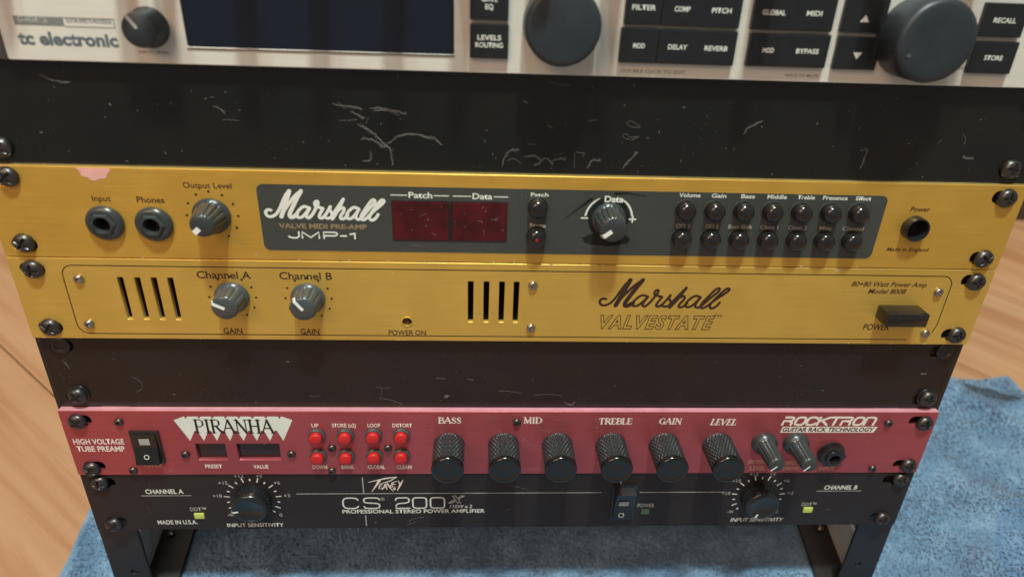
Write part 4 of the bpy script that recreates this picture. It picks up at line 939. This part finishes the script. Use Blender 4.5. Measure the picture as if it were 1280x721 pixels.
# ---------------------------------------------------------------- floor, skirting, wall
fl = bpy.data.objects.new('floor', mesh_from('floor', [(-1500, -1500, -12), (1500, -1500, -12), (1500, 1500, -12), (-1500, 1500, -12)], [(0, 1, 2, 3)])); col.objects.link(fl)
fl['kind'] = 'structure'; fl['label'] = 'pale wooden plank floor'
fl.data.materials.append(plain('subfloor', (.12, .08, .05), .8))
def wood():
    m, nt, b = new_mat('pale laminate wood')
    oi = nt.nodes.new('ShaderNodeObjectInfo')
    tc = nt.nodes.new('ShaderNodeTexCoord'); mp = nt.nodes.new('ShaderNodeMapping'); mp.inputs['Scale'].default_value = (3, 45, 3)
    add = nt.nodes.new('ShaderNodeVectorMath'); add.operation = 'ADD'
    cmb = nt.nodes.new('ShaderNodeCombineXYZ'); ml = nt.nodes.new('ShaderNodeMath'); ml.operation = 'MULTIPLY'; ml.inputs[1].default_value = 37
    nt.links.new(oi.outputs['Random'], ml.inputs[0]); nt.links.new(ml.outputs[0], cmb.inputs[0]); nt.links.new(ml.outputs[0], cmb.inputs[1])
    nt.links.new(tc.outputs['Object'], add.inputs[0]); nt.links.new(cmb.outputs[0], add.inputs[1]); nt.links.new(add.outputs[0], mp.inputs[0])
    n = nt.nodes.new('ShaderNodeTexNoise'); n.inputs['Scale'].default_value = 1; n.inputs['Detail'].default_value = 7; n.inputs['Roughness'].default_value = .62; n.inputs['Distortion'].default_value = .6
    nt.links.new(mp.outputs[0], n.inputs['Vector'])
    r = ramp(nt, n.outputs[0], [(.3, (.37, .165, .072)), (.5, (.47, .25, .125)), (.72, (.55, .325, .18))])
    t = ramp(nt, oi.outputs['Random'], [(0, (.84,)*3), (1, (1.08,)*3)])
    nt.links.new(mix(nt, 1, r.outputs[0], t.outputs[0], 'MULTIPLY'), b.inputs['Base Color'])
    b.inputs['Roughness'].default_value = .38
    bump(nt, b, n.outputs[0], .15, .001)
    return m
WOOD = wood(); PW, PL = 128, 900
plank = MB().box(0, PL-1.0, 0, PW-.8, -8, 0, .5).mesh('plank'); plank.materials.append(WOOD)
ang = R(-38); ca, sa = math.cos(ang), math.sin(ang)
for j_ in range(-8, 9):
    for i_ in range(-2, 2):
        lx, ly = i_*PL+(j_*317) % PL, j_*PW-30
        cxw = (lx+PL/2)*ca-(ly+PW/2)*sa; cyw = (lx+PL/2)*sa+(ly+PW/2)*ca
        if abs(cxw) > 1150 or abs(cyw) > 1000: continue
        o = bpy.data.objects.new('plank', plank); col.objects.link(o); o.parent = fl
        o.location = ((lx*ca-ly*sa)*MM, (lx*sa+ly*ca)*MM, -.0008); o.rotation_euler = (0, 0, ang)
sk = bpy.data.objects.new('skirting_board', MB().box(-1400, 1400, 330, 345, 0, 70, 2).mesh('sk')); col.objects.link(sk); sk['kind'] = 'structure'; sk['label'] = 'dark skirting board behind the rack'
sk.data.materials.append(plain('dark stained wood', (.07, .05, .04), .5))
wl = bpy.data.objects.new('wall', MB().box(-1400, 1400, 345, 360, 0, 1500).mesh('wl')); col.objects.link(wl); wl['kind'] = 'structure'; wl['label'] = 'plain pale wall behind the rack'
wl.data.materials.append(plain('wall paint', (.55, .5, .44), .8))

# ---------------------------------------------------------------- blue towel
tw = bpy.data.objects.new('towel', None); col.objects.link(tw)
tw['label'] = 'light blue terry towel spread on the wooden floor under the rack'; tw['category'] = 'towel'
rng = np.random.default_rng(4)
def vnoise(x, y, s, seed):
    r = np.random.default_rng(seed); G = r.random((64, 64))
    u_, v_ = x/s+20.3, y/s+20.7; i = np.floor(u_).astype(int); j = np.floor(v_).astype(int); fu, fv = u_-i, v_-j
    fu = fu*fu*(3-2*fu); fv = fv*fv*(3-2*fv)
    g = lambda a, b: G[a % 64, b % 64]
    return (g(i, j)*(1-fu)+g(i+1, j)*fu)*(1-fv)+(g(i, j+1)*(1-fu)+g(i+1, j+1)*fu)*fv
def th_h(x, y):
    h = 3.5+6.0*vnoise(x, y, 48, 1)+1.4*vnoise(x, y, 17, 2)+.5*vnoise(x, y, 6, 3)
    out = np.clip((np.abs(x)-225)/60, 0, 1)
    h = h*(.45+.55*out)
    bar = np.clip(1-np.abs(np.abs(x)-226)/16, 0, 1)*(y > -96)*1.0
    h = h*(1-.75*np.clip(bar*2, 0, 1))
    # raised folds to the right of the rack
    for (x0, y0, dx, dy, wdt, amp) in ((420, 20, .8, .6, 12, 7), (330, -30, .9, -.42, 16, 5), (400, 70, -.6, .8, 9, 8), (300, 40, .7, -.7, 14, 7), (370, -60, .5, .86, 10, 6), (-285, -10, .25, .97, 9, 6)):
        d = (x-x0)*dy-(y-y0)*dx
        h = h+amp*np.exp(-(d/wdt)**2)*np.clip((np.abs(x)-250)/30, 0, 1)
    return h
X0, X1, Y0, Y1 = -293, 455, -420, 104
def wob(t, s, amp): return amp*(vnoise(t, t*0, s, 31)-.5)
NX, NY = 240, 170
gx = np.linspace(0, 1, NX); gy = np.linspace(0, 1, NY); GX, GY = np.meshgrid(gx, gy)
PX = X0+(X1-X0)*GX+wob(GY*500, 28, 7)*(2*GX-1); PYY = Y0+(Y1-Y0)*GY+wob(GX*700+90, 24, 8)*(2*GY-1)-18*(1-GX)*0
HZ = th_h(PX, PYY)
edge_d = np.minimum(np.minimum(GX, 1-GX)*(X1-X0), np.minimum(GY, 1-GY)*(Y1-Y0)); HZ = HZ*np.clip(edge_d/5, 0, 1)**.5
V = np.stack([PX, PYY, HZ], -1).reshape(-1, 3)
F = [(j*NX+i, j*NX+i+1, (j+1)*NX+i+1, (j+1)*NX+i) for j in range(NY-1) for i in range(NX-1)]
tc_ = mesh_from('towel', V.tolist(), F, True)
def towel_mat(name, tuft):
    m, nt, b = new_mat(name)
    n = noise(nt, 38, detail=5, rough=.65); n2 = noise(nt, 420, detail=3, rough=.7)
    r = ramp(nt, n.outputs[0], [(.32, (.095, .18, .30)), (.5, (.145, .262, .40)), (.68, (.22, .36, .51))])
    r2 = ramp(nt, n2.outputs[0], [(.3, (.72,)*3), (.7, (1.2,)*3)])
    c = mix(nt, 1, r.outputs[0], r2.outputs[0], 'MULTIPLY')
    # dark woven motif near the far right corner and an oval motif lower down
    tc = nt.nodes.new('ShaderNodeTexCoord')
    def ell(cx, cy, rx, ry, r0, r1, rot=0):
        mp = nt.nodes.new('ShaderNodeMapping'); mp.vector_type = 'TEXTURE'
        mp.inputs['Location'].default_value = (cx*MM, cy*MM, 0); mp.inputs['Scale'].default_value = (rx*MM, ry*MM, 1e3); mp.inputs['Rotation'].default_value = (0, 0, rot)
        wn = noise(nt, 140, detail=3)
        sub = nt.nodes.new('ShaderNodeVectorMath'); sub.operation = 'SCALE'; sub.inputs['Scale'].default_value = .006
        nt.links.new(wn.outputs['Color'], sub.inputs[0])
        ad = nt.nodes.new('ShaderNodeVectorMath'); ad.operation = 'ADD'
        nt.links.new(tc.outputs['Object'], ad.inputs[0]); nt.links.new(sub.outputs[0], ad.inputs[1])
        nt.links.new(ad.outputs[0], mp.inputs[0])
        ln = nt.nodes.new('ShaderNodeVectorMath'); ln.operation = 'LENGTH'; nt.links.new(mp.outputs[0], ln.inputs[0])
        return ln.outputs['Value']
    d1 = ell(424, 84, 24, 6, 0, 1, R(-22)); f1 = ramp(nt, d1, [(.85, (.95,)*3), (1.15, (0, 0, 0))])
    c = mix(nt, f1.outputs[0], c, (.03, .06, .09))
    d2 = ell(392, -62, 42, 46, 0, 1); f2 = ramp(nt, d2, [(.88, (.25,)*3), (.97, (.6,)*3), (1.08, (0, 0, 0))])
    c = mix(nt, f2.outputs[0], c, (.09, .22, .42))
    nt.links.new(c, b.inputs['Base Color'])
    b.inputs['Roughness'].default_value = .95; b.inputs['Sheen Weight'].default_value = .3
    if not tuft: bump(nt, b, n2.outputs[0], .8, .003)
    return m
TM_ = towel_mat('blue terry cloth', False)
o = bpy.data.objects.new('cloth', tc_); col.objects.link(o); o.parent = tw; tc_.materials.append(TM_)
# loops of the pile
def tufts(x0, x1, y0, y1, sp):
    nx, ny = int((x1-x0)/sp), int((y1-y0)/sp)
    x, y = np.meshgrid(np.linspace(x0, x1, nx), np.linspace(y0, y1, ny)); x = x.ravel()+rng.normal(0, sp*.4, nx*ny); y = y.ravel()+rng.normal(0, sp*.4, nx*ny)
    ok = (x > X0+3) & (x < X1-3) & (y < Y1-3) & ~((np.abs(x) > 211) & (np.abs(x) < 240) & (y > -96)); return x[ok], y[ok]
parts_ = [tufts(-284, -185, -110, 60, 1.7), tufts(200, 445, -110, 96, 1.75), tufts(-185, 200, -90, 40, 2.3)]
x = np.concatenate([p_[0] for p_ in parts_]); y = np.concatenate([p_[1] for p_ in parts_]); n = len(x)
z = th_h(x, y)-.4
lean = 2*math.pi*vnoise(x, y, 26, 9)+rng.normal(0, .9, n); L = rng.uniform(1.6, 3.4, n); ww = rng.uniform(.35, .7, n)
tx_, ty_ = np.cos(lean), np.sin(lean); px_, py_ = -ty_, tx_
lo = rng.uniform(.3, 1.1, n)
B0 = np.stack([x-px_*ww, y-py_*ww, z], 1); B1 = np.stack([x+px_*ww, y+py_*ww, z], 1)
M0 = np.stack([x-px_*ww+tx_*lo*L*.5, y-py_*ww+ty_*lo*L*.5, z+L*.65], 1); M1 = np.stack([x+px_*ww+tx_*lo*L*.5, y+py_*ww+ty_*lo*L*.5, z+L*.65], 1)
E0 = np.stack([x+tx_*lo*L*1.1, y+ty_*lo*L*1.1, z+L*.75], 1)
VV = np.stack([B0, B1, M0, M1, E0], 1).reshape(-1, 3)
idx = np.arange(n)*5
FF = np.concatenate([np.stack([idx, idx+1, idx+3, idx+2], 1).reshape(-1)])
me = bpy.data.meshes.new('pile'); me.vertices.add(len(VV)); me.vertices.foreach_set('co', (VV*MM).astype(np.float32).ravel())
quads = np.stack([idx, idx+1, idx+3, idx+2], 1); tris = np.stack([idx+2, idx+3, idx+4], 1)
loops = np.concatenate([quads.ravel(), tris.ravel()]); me.loops.add(len(loops)); me.loops.foreach_set('vertex_index', loops.astype(np.int32))
starts = np.concatenate([np.arange(n)*4, n*4+np.arange(n)*3]); tot = np.concatenate([np.full(n, 4), np.full(n, 3)])
me.polygons.add(2*n); me.polygons.foreach_set('loop_start', starts.astype(np.int32)); me.polygons.foreach_set('loop_total', tot.astype(np.int32)); me.update(); me.validate()
o = bpy.data.objects.new('pile', me); col.objects.link(o); o.parent = tw; me.materials.append(towel_mat('blue terry pile', True)); o['kind'] = 'stuff'
